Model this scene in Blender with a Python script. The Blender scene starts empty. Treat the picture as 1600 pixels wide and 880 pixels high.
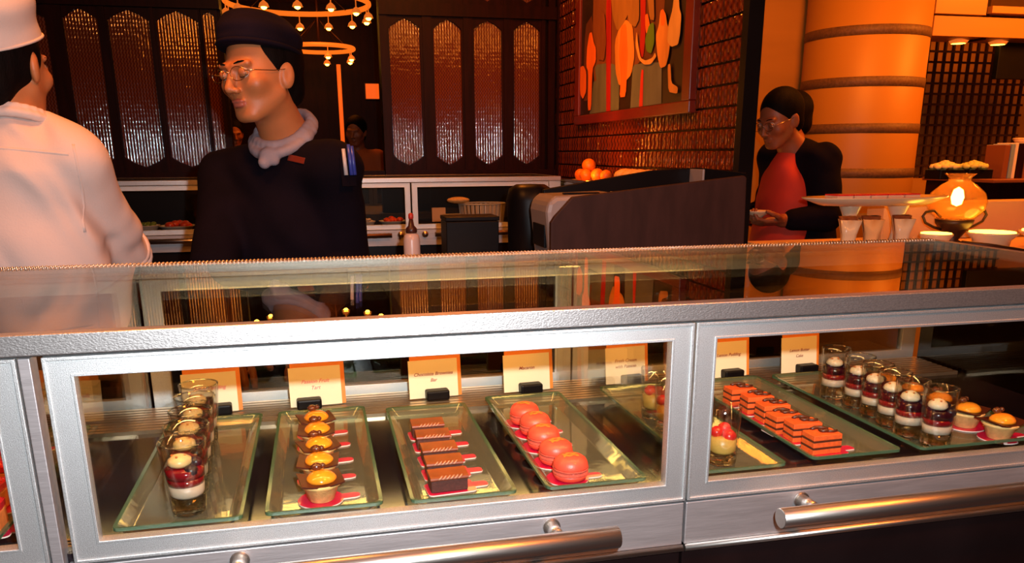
import bpy, math, random
import numpy as np
from mathutils import Vector, Matrix
random.seed(7)
S = bpy.context.scene
COL = S.collection
PI = math.pi
R = math.radians

# ------------------------------------------------------------------ camera
cam_d = bpy.data.cameras.new('camera')
cam = bpy.data.objects.new('camera', cam_d)
COL.objects.link(cam)
YAW, PITCH, ROLL, F = .2269, .2755, -.0048, 1277.9
fw = Vector((math.sin(YAW)*math.cos(PITCH), math.cos(YAW)*math.cos(PITCH), -math.sin(PITCH)))
rt = Vector((math.cos(YAW), -math.sin(YAW), 0))
up = rt.cross(fw)
r2 = rt*math.cos(ROLL) + up*math.sin(ROLL)
u2 = -rt*math.sin(ROLL) + up*math.cos(ROLL)
cam.matrix_world = Matrix(((r2.x, u2.x, -fw.x, 0), (r2.y, u2.y, -fw.y, -.85), (r2.z, u2.z, -fw.z, 1.365), (0, 0, 0, 1)))
cam_d.sensor_width = 36
cam_d.lens = F*36/1600
cam_d.shift_y = 160/1600
cam_d.clip_start = .02
S.camera = cam

# ------------------------------------------------------------------ world, lights, exposure
W = bpy.data.worlds.new('world'); S.world = W; W.use_nodes = True
bg = W.node_tree.nodes['Background']
bg.inputs[0].default_value = (1, .22, .06, 1)
bg.inputs[1].default_value = .012
S.view_settings.view_transform = 'Standard'
S.view_settings.look = 'None'
S.view_settings.gamma = 1
S.view_settings.exposure = .3
S.view_settings.use_curve_mapping = False
S.cycles.max_bounces = 8
S.cycles.transparent_max_bounces = 40
S.cycles.sample_clamp_indirect = 3
S.cycles.caustics_reflective = False
S.cycles.caustics_refractive = False
S.cycles.use_denoising = True


def light(name, kind, loc, power, color, size=.1, size_y=None, aim=None, spot=None):
    d = bpy.data.lights.new(name, kind)
    d.energy = power; d.color = color
    if kind == 'AREA':
        d.size = size
        if size_y: d.shape = 'RECTANGLE'; d.size_y = size_y
    else:
        d.shadow_soft_size = size
    if spot: d.spot_size = R(spot); d.spot_blend = .6
    o = bpy.data.objects.new(name, d); COL.objects.link(o); o.location = loc
    if aim: o.rotation_euler = (Vector(aim)-Vector(loc)).to_track_quat('-Z', 'Y').to_euler()
    return o


ORANGE = (1, .24, .02)
# the flash of the camera, a few centimetres beside the lens
light('camera_flash', 'POINT', (.06, -.83, 1.42), 64, (.90, .95, 1), .011)
# warm downlights of the dining hall
light('ceiling_downlight', 'AREA', (.9, -.9, 2.6), 30, ORANGE, .4, .4, aim=(.6, 0, 1))
light('ceiling_downlight', 'AREA', (-.35, .75, 2.6), 16, (1, .30, .05), .3, .3, aim=(-.2, 1.2, 1.4))
light('ceiling_downlight', 'AREA', (.55, 2.7, 2.6), 22, ORANGE, .3, .3, aim=(1.3, 2.9, 1.2))
light('ceiling_downlight', 'AREA', (2.3, 2.1, 2.62), 38, ORANGE, .5, .5, aim=(3.0, 3.3, 1.2))
light('ceiling_downlight', 'AREA', (4.3, 2.5, 2.62), 60, ORANGE, .6, .6, aim=(4.2, 3.8, 1.0))
light('ceiling_downlight', 'AREA', (.1, 6.4, 2.6), 14, (1, .20, .02), .5, .5, aim=(0, 7, 1))
# light strips inside the display case: one behind the front rail, a faint one under the back rail
light('case_light_strip', 'AREA', (.25, .030, 1.170), 2.2, (1, .52, .16), 1.1, .010, aim=(.25, .42, 1.00))
light('case_light_strip', 'AREA', (.98, .030, 1.170), .18, (1, .48, .13), .30, .010, aim=(.98, .40, 1.00))
light('case_light_strip', 'AREA', (.22, .515, 1.174), .55, (1, .58, .14), .9, .012, aim=(.22, .44, .96))

# ------------------------------------------------------------------ materials
def nodes(m):
    m.use_nodes = True
    nt = m.node_tree
    return nt, nt.nodes, nt.links


def mat(name, col, rough=.5, metal=0., spec=.5, var=0., vscale=8., bump=0., bscale=60., stretch=(1, 1, 1), col2=None, emit=None, estr=0., coat=0., sss=0.):
    """plain procedural material: base colour, a second colour by noise, fine relief by noise"""
    m = bpy.data.materials.new(name)
    nt, N, L = nodes(m)
    b = N['Principled BSDF']
    b.inputs['Base Color'].default_value = (*col, 1)
    b.inputs['Roughness'].default_value = rough
    b.inputs['Metallic'].default_value = metal
    b.inputs['Specular IOR Level'].default_value = spec
    b.inputs['Coat Weight'].default_value = coat
    if sss:
        b.inputs['Subsurface Weight'].default_value = sss
        b.inputs['Subsurface Radius'].default_value = (.012, .004, .002)
        b.inputs['Subsurface Scale'].default_value = .5
    tc = N.new('ShaderNodeTexCoord'); mp = N.new('ShaderNodeMapping')
    mp.inputs['Scale'].default_value = stretch
    L.new(tc.outputs['Object'], mp.inputs[0])
    n = N.new('ShaderNodeTexNoise'); n.inputs['Scale'].default_value = vscale; n.inputs['Detail'].default_value = 4
    L.new(mp.outputs[0], n.inputs[0])
    mx = N.new('ShaderNodeMix'); mx.data_type = 'RGBA'
    c2 = col2 or tuple(c*(1-var) for c in col)
    mx.inputs['A'].default_value = (*col, 1); mx.inputs['B'].default_value = (*c2, 1)
    rp = N.new('ShaderNodeMapRange'); rp.inputs[1].default_value = .35; rp.inputs[2].default_value = .65
    L.new(n.outputs[0], rp.inputs[0]); L.new(rp.outputs[0], mx.inputs['Factor'])
    L.new(mx.outputs['Result'], b.inputs['Base Color'])
    if bump:
        n2 = N.new('ShaderNodeTexNoise'); n2.inputs['Scale'].default_value = bscale; n2.inputs['Detail'].default_value = 3
        L.new(mp.outputs[0], n2.inputs[0])
        bp = N.new('ShaderNodeBump'); bp.inputs['Strength'].default_value = bump; bp.inputs['Distance'].default_value = .002
        L.new(n2.outputs[0], bp.inputs['Height']); L.new(bp.outputs[0], b.inputs['Normal'])
    if emit:
        b.inputs['Emission Color'].default_value = (*emit, 1)
        b.inputs['Emission Strength'].default_value = estr
    return m


def glass(name, tint=(1, 1, 1), r0=.042, rough=0., body=None, bodyw=0., bump=0., bscale=30.):
    """clear sheet: schlick mirror over a see-through body, optional haze of its own colour"""
    m = bpy.data.materials.new(name)
    nt, N, L = nodes(m)
    N.remove(N['Principled BSDF'])
    out = N['Material Output']
    g = N.new('ShaderNodeNewGeometry')
    d = N.new('ShaderNodeVectorMath'); d.operation = 'DOT_PRODUCT'
    L.new(g.outputs['Incoming'], d.inputs[0]); L.new(g.outputs['Normal'], d.inputs[1])
    def mth(op, a, b_):
        k = N.new('ShaderNodeMath'); k.operation = op; k.use_clamp = op in ('SUBTRACT', 'ADD')
        for i, v in enumerate((a, b_)):
            if v is None: continue
            if isinstance(v, (int, float)): k.inputs[i].default_value = v
            else: L.new(v, k.inputs[i])
        return k.outputs[0]
    c = mth('ABSOLUTE', d.outputs['Value'], None)
    s = mth('POWER', mth('SUBTRACT', 1., c), 5.)
    fr = mth('ADD', mth('MULTIPLY', s, 1-r0), r0)
    t = N.new('ShaderNodeBsdfTransparent'); t.inputs[0].default_value = (*tint, 1)
    gl = N.new('ShaderNodeBsdfGlossy'); gl.inputs['Roughness'].default_value = rough
    if bump:
        n2 = N.new('ShaderNodeTexNoise'); n2.inputs['Scale'].default_value = bscale
        tc = N.new('ShaderNodeTexCoord'); L.new(tc.outputs['Object'], n2.inputs[0])
        bp = N.new('ShaderNodeBump'); bp.inputs['Strength'].default_value = bump; bp.inputs['Distance'].default_value = .002
        L.new(n2.outputs[0], bp.inputs['Height']); L.new(bp.outputs[0], gl.inputs['Normal'])
    base = t.outputs[0]
    if body:
        df = N.new('ShaderNodeBsdfDiffuse'); df.inputs[0].default_value = (*body, 1)
        m1 = N.new('ShaderNodeMixShader'); m1.inputs[0].default_value = bodyw
        L.new(t.outputs[0], m1.inputs[1]); L.new(df.outputs[0], m1.inputs[2]); base = m1.outputs[0]
    m2 = N.new('ShaderNodeMixShader')
    L.new(fr, m2.inputs[0]); L.new(base, m2.inputs[1]); L.new(gl.outputs[0], m2.inputs[2])
    L.new(m2.outputs[0], out.inputs[0])
    return m


M = {}
M['silver'] = mat('silver_paint', (.82, .835, .825), .47, .97, var=.25, vscale=900, bump=.25, bscale=1300)
M['rail'] = mat('brushed_rail', (.72, .69, .67), .40, .97, var=.22, vscale=700, bump=.2, bscale=900, stretch=(.5, 1, 1))
M['steel'] = mat('brushed_steel', (.52, .49, .49), .52, .85, var=.15, vscale=120, bump=.12, bscale=300, stretch=(.12, 1, 1))
M['handle'] = mat('satin_handle', (.66, .60, .54), .33, 1., var=.06, vscale=60, bump=.08, bscale=400, stretch=(.1, 1, 1))
M['dark_front'] = mat('dark_lacquer', (.012, .006, .006), .22, 0, var=.4, vscale=6)
M['black'] = mat('black_plastic', (.005, .004, .005), .4, spec=.15, var=.2)
M['gasket'] = mat('dark_gasket', (.02, .014, .014), .6)
M['case_floor'] = mat('case_floor', (.016, .010, .013), .12, 0, var=.5, vscale=7)
M['slat'] = mat('slat_metal', (.62, .47, .30), .3, .9, var=.2, vscale=30)
M['glass'] = glass('clear_glass', (.97, .985, .975))
M['top_glass'] = glass('top_glass', (.90, .93, .90), r0=.05)
M['back_glass'] = glass('back_glass', (.55, .58, .57), r0=.10)
M['end_glass'] = glass('end_glass', (.10, .11, .10), r0=.05)
M['tray'] = glass('tray_glass', (.86, .88, .80), r0=.06, rough=.06, body=(.40, .37, .25), bodyw=.17, bump=.15, bscale=28)
M['tray_edge'] = glass('tray_glass_edge', (.25, .5, .32), r0=.10, rough=.15, body=(.10, .20, .11), bodyw=.55)
M['cup'] = glass('cup_glass', (.955, .96, .95), r0=.09)
M['cup_base'] = glass('cup_base_glass', (.86, .86, .82), r0=.22, rough=.02, bump=1., bscale=90)
def solid_glass(name, tint, bump=0.):
    m = bpy.data.materials.new(name); nt, N, L = nodes(m); b = N['Principled BSDF']
    b.inputs['Base Color'].default_value = (*tint, 1); b.inputs['Transmission Weight'].default_value = 1; b.inputs['Roughness'].default_value = .02; b.inputs['IOR'].default_value = 1.48
    tc = N.new('ShaderNodeTexCoord'); n = N.new('ShaderNodeTexNoise'); n.inputs['Scale'].default_value = 120; L.new(tc.outputs['Object'], n.inputs[0])
    bp = N.new('ShaderNodeBump'); bp.inputs['Strength'].default_value = bump; bp.inputs['Distance'].default_value = .002
    L.new(n.outputs[0], bp.inputs['Height']); L.new(bp.outputs[0], b.inputs['Normal'])
    return m


M['solid_base'] = solid_glass('solid_glass_base', (1, .96, .88), .5)
M['compote'] = mat('dark_compote', (.045, .003, .010), .15, var=.5, vscale=120, coat=.4)
M['card'] = mat('cream_card', (.93, .82, .55), .6, var=.03, vscale=20)
M['card_reflect'] = mat('orange_card_reflection', (.85, .26, .03), .55, var=.08, vscale=12)
M['ink'] = mat('brown_ink', (.30, .06, .02), .6)
M['ink2'] = mat('pink_ink', (.80, .25, .22), .6)
M['board'] = mat('magenta_card', (.62, .008, .06), .32, .1, var=.1, vscale=20, coat=.3)
M['board_edge'] = mat('board_edge', (.85, .62, .55), .5)
M['shell'] = mat('tart_shell', (.90, .52, .18), .55, var=.25, vscale=120, bump=.3, bscale=600)
M['choc'] = mat('chocolate', (.075, .014, .005), .4, var=.3, vscale=40, spec=.3)
M['gel'] = mat('apricot_gel', (.92, .30, .015), .18, var=.15, vscale=60, coat=.6, sss=.2)
M['nut'] = mat('glazed_nut', (.12, .028, .010), .2, var=.4, vscale=80, coat=.5)
M['sponge'] = mat('brownie_sponge', (.085, .022, .014), .7, var=.35, vscale=300, bump=.6, bscale=900)
M['choc_top'] = mat('chocolate_top', (.26, .052, .010), .42, var=.25, vscale=60, spec=.35)
M['dash'] = mat('caramel_dash', (.50, .26, .17), .3)
M['mac'] = mat('coral_shell', (.92, .085, .045), .38, var=.10, vscale=40, bump=.15, bscale=700, coat=.15)
M['mac_foot'] = mat('macaron_foot', (.90, .12, .07), .75, var=.3, vscale=500, bump=.8, bscale=1200)
M['mac_fill'] = mat('macaron_filling', (.85, .20, .13), .5)
M['gold'] = mat('painted_highlight', (.95, .50, .08), .3, .6, var=.2, vscale=200, bump=.5, bscale=900)  # colour of the highlight painted on the macaron tops
M['opera'] = mat('orange_sponge', (.82, .12, .02), .55, var=.2, vscale=200, bump=.4, bscale=800)
M['choc_layer'] = mat('chocolate_layer', (.07, .016, .008), .4)
M['red_cake'] = mat('raspberry_top', (.80, .02, .03), .3, var=.2, vscale=90, coat=.4)
M['peach_cake'] = mat('peach_sponge', (.90, .22, .05), .5, var=.25, vscale=90, bump=.3, bscale=500)
M['cream'] = mat('white_cream', (.72, .54, .40), .4, var=.06, vscale=60, sss=.1)
M['custard'] = mat('yellow_custard', (.80, .46, .10), .35, var=.12, vscale=60)
M['jelly'] = mat('red_jelly', (.30, .006, .012), .12, var=.3, vscale=50, coat=.5)
M['berry'] = mat('dark_berry', (.018, .006, .018), .3, var=.4, vscale=90, coat=.2)
M['strawb'] = mat('strawberry', (.82, .02, .02), .25, var=.2, vscale=70, coat=.4)
M['dollop'] = mat('vanilla_dollop', (.90, .62, .27), .3, var=.12, vscale=70, coat=.2, sss=.15)
M['dollop_w'] = mat('ivory_dollop', (.90, .74, .50), .35, var=.1, vscale=70, sss=.15)
M['crumb'] = mat('amber_crumb', (.55, .17, .03), .3)
M['skin'] = mat('skin', (.50, .175, .062), .48, var=.12, vscale=22, bump=.1, bscale=300, sss=.12)
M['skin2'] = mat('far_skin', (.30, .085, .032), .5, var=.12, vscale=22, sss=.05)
M['lip'] = mat('lips', (.42, .11, .07), .4, var=.1)
M['hair'] = mat('black_hair', (.005, .003, .003), .65, spec=.06, var=.5, vscale=60, bump=.5, bscale=350, stretch=(1, 1, .2))
M['eye'] = mat('eye_white', (.55, .42, .36), .2)
M['iris'] = mat('dark_iris', (.01, .006, .004), .1)
M['jacket'] = mat('black_chef_cloth', (.0060, .0035, .0075), .9, spec=.08, var=.3, vscale=9, bump=.25, bscale=300)
M['hat_dark'] = mat('navy_hat_cloth', (.0085, .0045, .011), .9, spec=.1, var=.35, vscale=12, bump=.3, bscale=260)
M['scarf'] = mat('grey_kerchief', (.33, .26, .285), .8, var=.12, vscale=30, bump=.3, bscale=300)
M['white_cloth'] = mat('white_shirt_cloth', (.66, .52, .47), .8, var=.05, vscale=12, bump=.2, bscale=260)
M['badge'] = mat('red_badge', (.20, .03, .015), .35, .3)
M['pen_blue'] = mat('blue_pen', (.03, .05, .30), .3)
M['pen_white'] = mat('white_pen', (.5, .45, .45), .3)
M['trouser'] = mat('dark_trousers', (.012, .010, .012), .8)
M['shoe'] = mat('black_shoe', (.01, .01, .01), .3)
M['wire'] = mat('thin_metal_wire', (.55, .42, .30), .25, 1.)
M['lens'] = glass('lens_glass', (.96, .96, .96), r0=.06)
M['wood_dark'] = mat('dark_mahogany', (.014, .0022, .0010), .45, spec=.1, var=.5, vscale=6, stretch=(6, 6, .8), bump=.1, bscale=80)
M['wood_frame'] = mat('mahogany_frame', (.020, .0028, .0012), .42, spec=.1, var=.45, vscale=6, stretch=(6, 6, .8))
M['floor'] = mat('dark_floor', (.05, .02, .012), .35, var=.4, vscale=3)
M['ceiling'] = mat('dim_ceiling', (.16, .08, .05), .8, var=.2, vscale=3)
M['cream_wall'] = mat('cream_stone', (.42, .20, .03), .5, var=.16, vscale=2.2, stretch=(.35, .35, 2.5))
M['column'] = mat('cream_plaster', (.46, .215, .025), .5, var=.08, vscale=1.5)
M['band'] = mat('carved_band', (.15, .075, .03), .6, var=.35, vscale=70, bump=.6, bscale=120)
M['brown_panel'] = mat('brown_panel', (.042, .017, .014), .6, spec=.2, var=.3, vscale=7, stretch=(4, 4, 1), bump=.06, bscale=200)
M['grey_shell'] = mat('grey_plastic', (.30, .25, .24), .35, var=.1)
M['paper'] = mat('amber_paper', (.55, .33, .17), .6)
M['china'] = mat('cream_china', (.80, .62, .40), .25, var=.05, coat=.4)
M['linen'] = mat('table_linen', (.80, .46, .18), .75, var=.08, vscale=6, bump=.1)
M['iron'] = mat('wrought_iron', (.05, .022, .012), .45, .5)
M['lit'] = mat('lit_surface', (1, .6, .2), .5, emit=(1, .55, .05), estr=7.)  # puts light on the dishes as emission; also the glow of spotlight lenses
M['flame'] = mat('lamp_flame', (1, .8, .5), .5, emit=(1, .62, .16), estr=22.)
M['lamp_glass'] = glass('amber_lamp_glass', (1, .70, .32), r0=.05, body=(1, .45, .08), bodyw=.30)
M['bulb'] = mat('bulb_glow', (1, .7, .3), .5, emit=(1, .42, .03), estr=24.)
M['shade_c'] = mat('amber_shade', (.5, .15, .03), .4, emit=(1, .20, .02), estr=.5)
M['ring'] = mat('lit_ring', (.25, .05, .01), .5, emit=(1, .17, .01), estr=.8)
M['glow_wall'] = mat('backlit_panel', (.3, .05, .01), .5, emit=(1, .12, .01), estr=.7)
M['orange_top'] = mat('orange_cloth', (.40, .09, .02), .8, var=.1)
M['red_top'] = mat('red_cloth', (.62, .035, .012), .75, var=.1)
M['grn'] = mat('pale_green_petals', (.60, .62, .18), .7, var=.2, vscale=40)
M['yel'] = mat('pale_yellow_petals', (.85, .72, .30), .7, var=.15, vscale=40)
M['leaf'] = mat('leaf_green', (.05, .12, .02), .5, var=.3, vscale=30)
M['orange_fruit'] = mat('orange_peel', (.95, .20, .01), .4, var=.15, vscale=20, bump=.3, bscale=400)
M['book_blue'] = mat('blue_spine', (.20, .30, .40), .5)
M['book_white'] = mat('white_spine', (.70, .62, .52), .5)
M['book_brown'] = mat('brown_spine', (.20, .06, .02), .5)
M['bottle_white'] = mat('milky_bottle', (.60, .48, .46), .3)
M['bottle_red'] = mat('red_cap', (.45, .03, .02), .35)
M['bottle_dark'] = mat('dark_pump', (.05, .015, .012), .35)
M['salad_red'] = mat('red_food', (.60, .05, .015), .35, var=.4, vscale=40)
M['salad_yel'] = mat('yellow_food', (.75, .42, .03), .4, var=.3, vscale=40)
M['salad_grn'] = mat('green_food', (.12, .20, .03), .4, var=.4, vscale=40)
M['salad_white'] = mat('pale_bowl', (.48, .42, .36), .3, var=.1)


def beaded_glass(name, dark, deep, sx, sz, strength=.9, dist=.004, cz=.35):
    """cast glass: rows of small pressed beads (fine relief) over a dark tinted body"""
    m = bpy.data.materials.new(name)
    nt, N, L = nodes(m)
    b = N['Principled BSDF']
    b.inputs['Roughness'].default_value = .09
    b.inputs['Specular IOR Level'].default_value = .7
    tc = N.new('ShaderNodeTexCoord')
    sep = N.new('ShaderNodeSeparateXYZ'); L.new(tc.outputs['Object'], sep.inputs[0])
    def mth(op, a, b_=None, cl=False):
        k = N.new('ShaderNodeMath'); k.operation = op; k.use_clamp = cl
        for i, v in enumerate((a, b_)):
            if v is None: continue
            if isinstance(v, (int, float)): k.inputs[i].default_value = v
            else: L.new(v, k.inputs[i])
        return k.outputs[0]
    xy = mth('ADD', sep.outputs[0], sep.outputs[1])
    a = mth('SINE', mth('MULTIPLY', xy, sx)); c = mth('SINE', mth('MULTIPLY', sep.outputs[2], sz))
    h = mth('MULTIPLY', mth('ADD', mth('MULTIPLY', a, 1.), mth('MULTIPLY', c, cz)), .5)
    ns = N.new('ShaderNodeTexNoise'); ns.inputs['Scale'].default_value = 30; L.new(tc.outputs['Object'], ns.inputs[0])
    h2 = mth('ADD', h, mth('MULTIPLY', ns.outputs[0], .8))
    bp = N.new('ShaderNodeBump'); bp.inputs['Strength'].default_value = strength; bp.inputs['Distance'].default_value = dist
    L.new(h2, bp.inputs['Height']); L.new(bp.outputs[0], b.inputs['Normal'])
    mx = N.new('ShaderNodeMix'); mx.data_type = 'RGBA'
    mx.inputs['A'].default_value = (*dark, 1); mx.inputs['B'].default_value = (*deep, 1)
    L.new(mth('ADD', mth('MULTIPLY', mth('MULTIPLY', a, c), .5), .5, True), mx.inputs['Factor'])
    L.new(mx.outputs['Result'], b.inputs['Base Color'])
    return m


M['bead'] = beaded_glass('beaded_window_glass', (.06, .011, .004), (.20, .044, .015), 420, 300, 1., .0011, .09)
M['tile_glass'] = beaded_glass('amber_glass_tile', (.05, .006, .001), (.20, .034, .004), 150, 170, .9)

# ------------------------------------------------------------------ mesh helpers
class MB:
    def __init__(s): s.v = []; s.f = []; s.m = []; s.sm = []
    def add(s, vs, fs, mi=0, smooth=False):
        o = len(s.v); s.v += [tuple(v) for v in vs]
        for f in fs: s.f.append([i+o for i in f]); s.m.append(mi); s.sm.append(smooth)
    def box(s, x0, x1, y0, y1, z0, z1, mi=0):
        v = [(x, y, z) for z in (z0, z1) for y in (y0, y1) for x in (x0, x1)]
        s.add(v, [(0, 2, 3, 1), (4, 5, 7, 6), (0, 1, 5, 4), (2, 6, 7, 3), (0, 4, 6, 2), (1, 3, 7, 5)], mi)
    def obox(s, c, dx, dy, dz, mi=0):
        """box by centre and three half-edge vectors"""
        c = Vector(c); dx = Vector(dx); dy = Vector(dy); dz = Vector(dz)
        v = [c+a*dx+b*dy+e*dz for e in (-1, 1) for b in (-1, 1) for a in (-1, 1)]
        s.add(v, [(0, 2, 3, 1), (4, 5, 7, 6), (0, 1, 5, 4), (2, 6, 7, 3), (0, 4, 6, 2), (1, 3, 7, 5)], mi)
    def lathe(s, prof, seg=24, c=(0, 0, 0), mi=0, smooth=True, sx=1., sy=1., fn=None):
        vs = []; n = len(prof)
        for r, z in prof:
            for k in range(seg):
                a = 2*PI*k/seg
                rr = r*(fn(a, z) if fn else 1)
                vs.append((c[0]+rr*math.cos(a)*sx, c[1]+rr*math.sin(a)*sy, c[2]+z))
        fs = []
        for i in range(n-1):
            for k in range(seg):
                k2 = (k+1) % seg
                fs.append((i*seg+k, i*seg+k2, (i+1)*seg+k2, (i+1)*seg+k))
        if prof[0][0] > 1e-6: fs.append(tuple(reversed(range(seg))))
        if prof[-1][0] > 1e-6: fs.append(tuple((n-1)*seg+k for k in range(seg)))
        s.add(vs, fs, mi, smooth)
    def openlathe(s, prof, seg=24, c=(0, 0, 0), mi=0):
        vs = []; n = len(prof)
        for r, z in prof:
            for k in range(seg):
                a = 2*PI*k/seg
                vs.append((c[0]+r*math.cos(a), c[1]+r*math.sin(a), c[2]+z))
        s.add(vs, [(i*seg+k, i*seg+(k+1) % seg, (i+1)*seg+(k+1) % seg, (i+1)*seg+k) for i in range(n-1) for k in range(seg)], mi, True)
    def tube(s, pts, r, seg=10, mi=0, smooth=True, closed=False):
        pts = [Vector(p) for p in pts]; n = len(pts); vs = []
        rs = r if isinstance(r, (list, tuple)) else [r]*n
        ref = None
        for i, p in enumerate(pts):
            a = pts[(i-1) % n] if (closed or i > 0) else p
            b = pts[(i+1) % n] if (closed or i < n-1) else p
            t = (b-a).normalized()
            if ref is None: ref = Vector((0, 0, 1)) if abs(t.z) < .9 else Vector((1, 0, 0))
            u = t.cross(ref).normalized(); w = u.cross(t).normalized(); ref = w
            for k in range(seg):
                an = 2*PI*k/seg
                vs.append(p+u*rs[i]*math.cos(an)+w*rs[i]*math.sin(an))
        fs = []
        for i in range(n if closed else n-1):
            j = (i+1) % n
            for k in range(seg):
                k2 = (k+1) % seg
                fs.append((i*seg+k, i*seg+k2, j*seg+k2, j*seg+k))
        s.add(vs, fs, mi, smooth)
        if not closed:
            o = len(s.v)-n*seg
            s.f.append([o+k for k in reversed(range(seg))]); s.m.append(mi); s.sm.append(False)
            s.f.append([o+(n-1)*seg+k for k in range(seg)]); s.m.append(mi); s.sm.append(False)
    def prism(s, poly, z0, z1, mi=0, mside=None):
        n = len(poly)
        vs = [(x, y, z0) for x, y in poly]+[(x, y, z1) for x, y in poly]
        s.add(vs, [tuple(reversed(range(n))), tuple(range(n, 2*n))], mi)
        s.add(vs, [(k, (k+1) % n, n+(k+1) % n, n+k) for k in range(n)], mi if mside is None else mside)
    def ball(s, c, r, mi=0, seg=14, rings=9, sc=(1, 1, 1), bump=0):
        prof = [(math.sin(PI*i/rings), -math.cos(PI*i/rings)) for i in range(rings+1)]
        vs = []
        for rr, z in prof:
            for k in range(seg):
                a = 2*PI*k/seg
                q = r*(1+bump*(random.random()-.5))
                vs.append((c[0]+q*rr*math.cos(a)*sc[0], c[1]+q*rr*math.sin(a)*sc[1], c[2]+q*z*sc[2]))
        s.add(vs, [(i*seg+k, i*seg+(k+1) % seg, (i+1)*seg+(k+1) % seg, (i+1)*seg+k) for i in range(rings) for k in range(seg)], mi, True)
    def xform(s, mtx):
        s.v = [tuple(mtx @ Vector(v)) for v in s.v]; return s
    def build(s, name, mats, parent=None, loc=None, bevel=0):
        me = bpy.data.meshes.new(name); me.from_pydata(s.v, [], s.f); me.validate()
        if not isinstance(mats, (list, tuple)): mats = [mats]
        for m in mats: me.materials.append(m)
        if len(me.polygons) == len(s.f):
            me.polygons.foreach_set('material_index', s.m); me.polygons.foreach_set('use_smooth', s.sm)
        me.update()
        o = bpy.data.objects.new(name, me); COL.objects.link(o)
        if parent: o.parent = parent
        if loc: o.location = loc
        if bevel:
            b = o.modifiers.new('bevel', 'BEVEL'); b.width = bevel; b.segments = 2; b.limit_method = 'ANGLE'; b.angle_limit = R(40)
        return o


def tag(o, label=None, cat=None, group=None, kind=None):
    if label: o['label'] = label
    if cat: o['category'] = cat
    if group: o['group'] = group
    if kind: o['kind'] = kind
    return o


def empty(name, loc=(0, 0, 0), rz=0):
    o = bpy.data.objects.new(name, None); COL.objects.link(o); o.location = loc; o.rotation_euler = (0, 0, rz)
    o.empty_display_size = .05
    return o


def dup(root, loc=None, rz=None, label=None, group=None):
    def cp(o, par):
        c = o.copy(); COL.objects.link(c); c.parent = par
        for ch in list(o.children): cp(ch, c)
        return c
    r = cp(root, None)
    if loc: r.location = loc
    if rz is not None: r.rotation_euler = (0, 0, rz)
    if label: r['label'] = label
    if group: r['group'] = group
    return r


def roundrect(x0, x1, y0, y1, r, n=4):
    p = []
    for cx, cy, a0 in ((x1-r, y0+r, -90), (x1-r, y1-r, 0), (x0+r, y1-r, 90), (x0+r, y0+r, 180)):
        for k in range(n+1):
            a = R(a0+90*k/n); p.append((cx+r*math.cos(a), cy+r*math.sin(a)))
    return p


def struct(o): o['kind'] = 'structure'; return o


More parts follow.
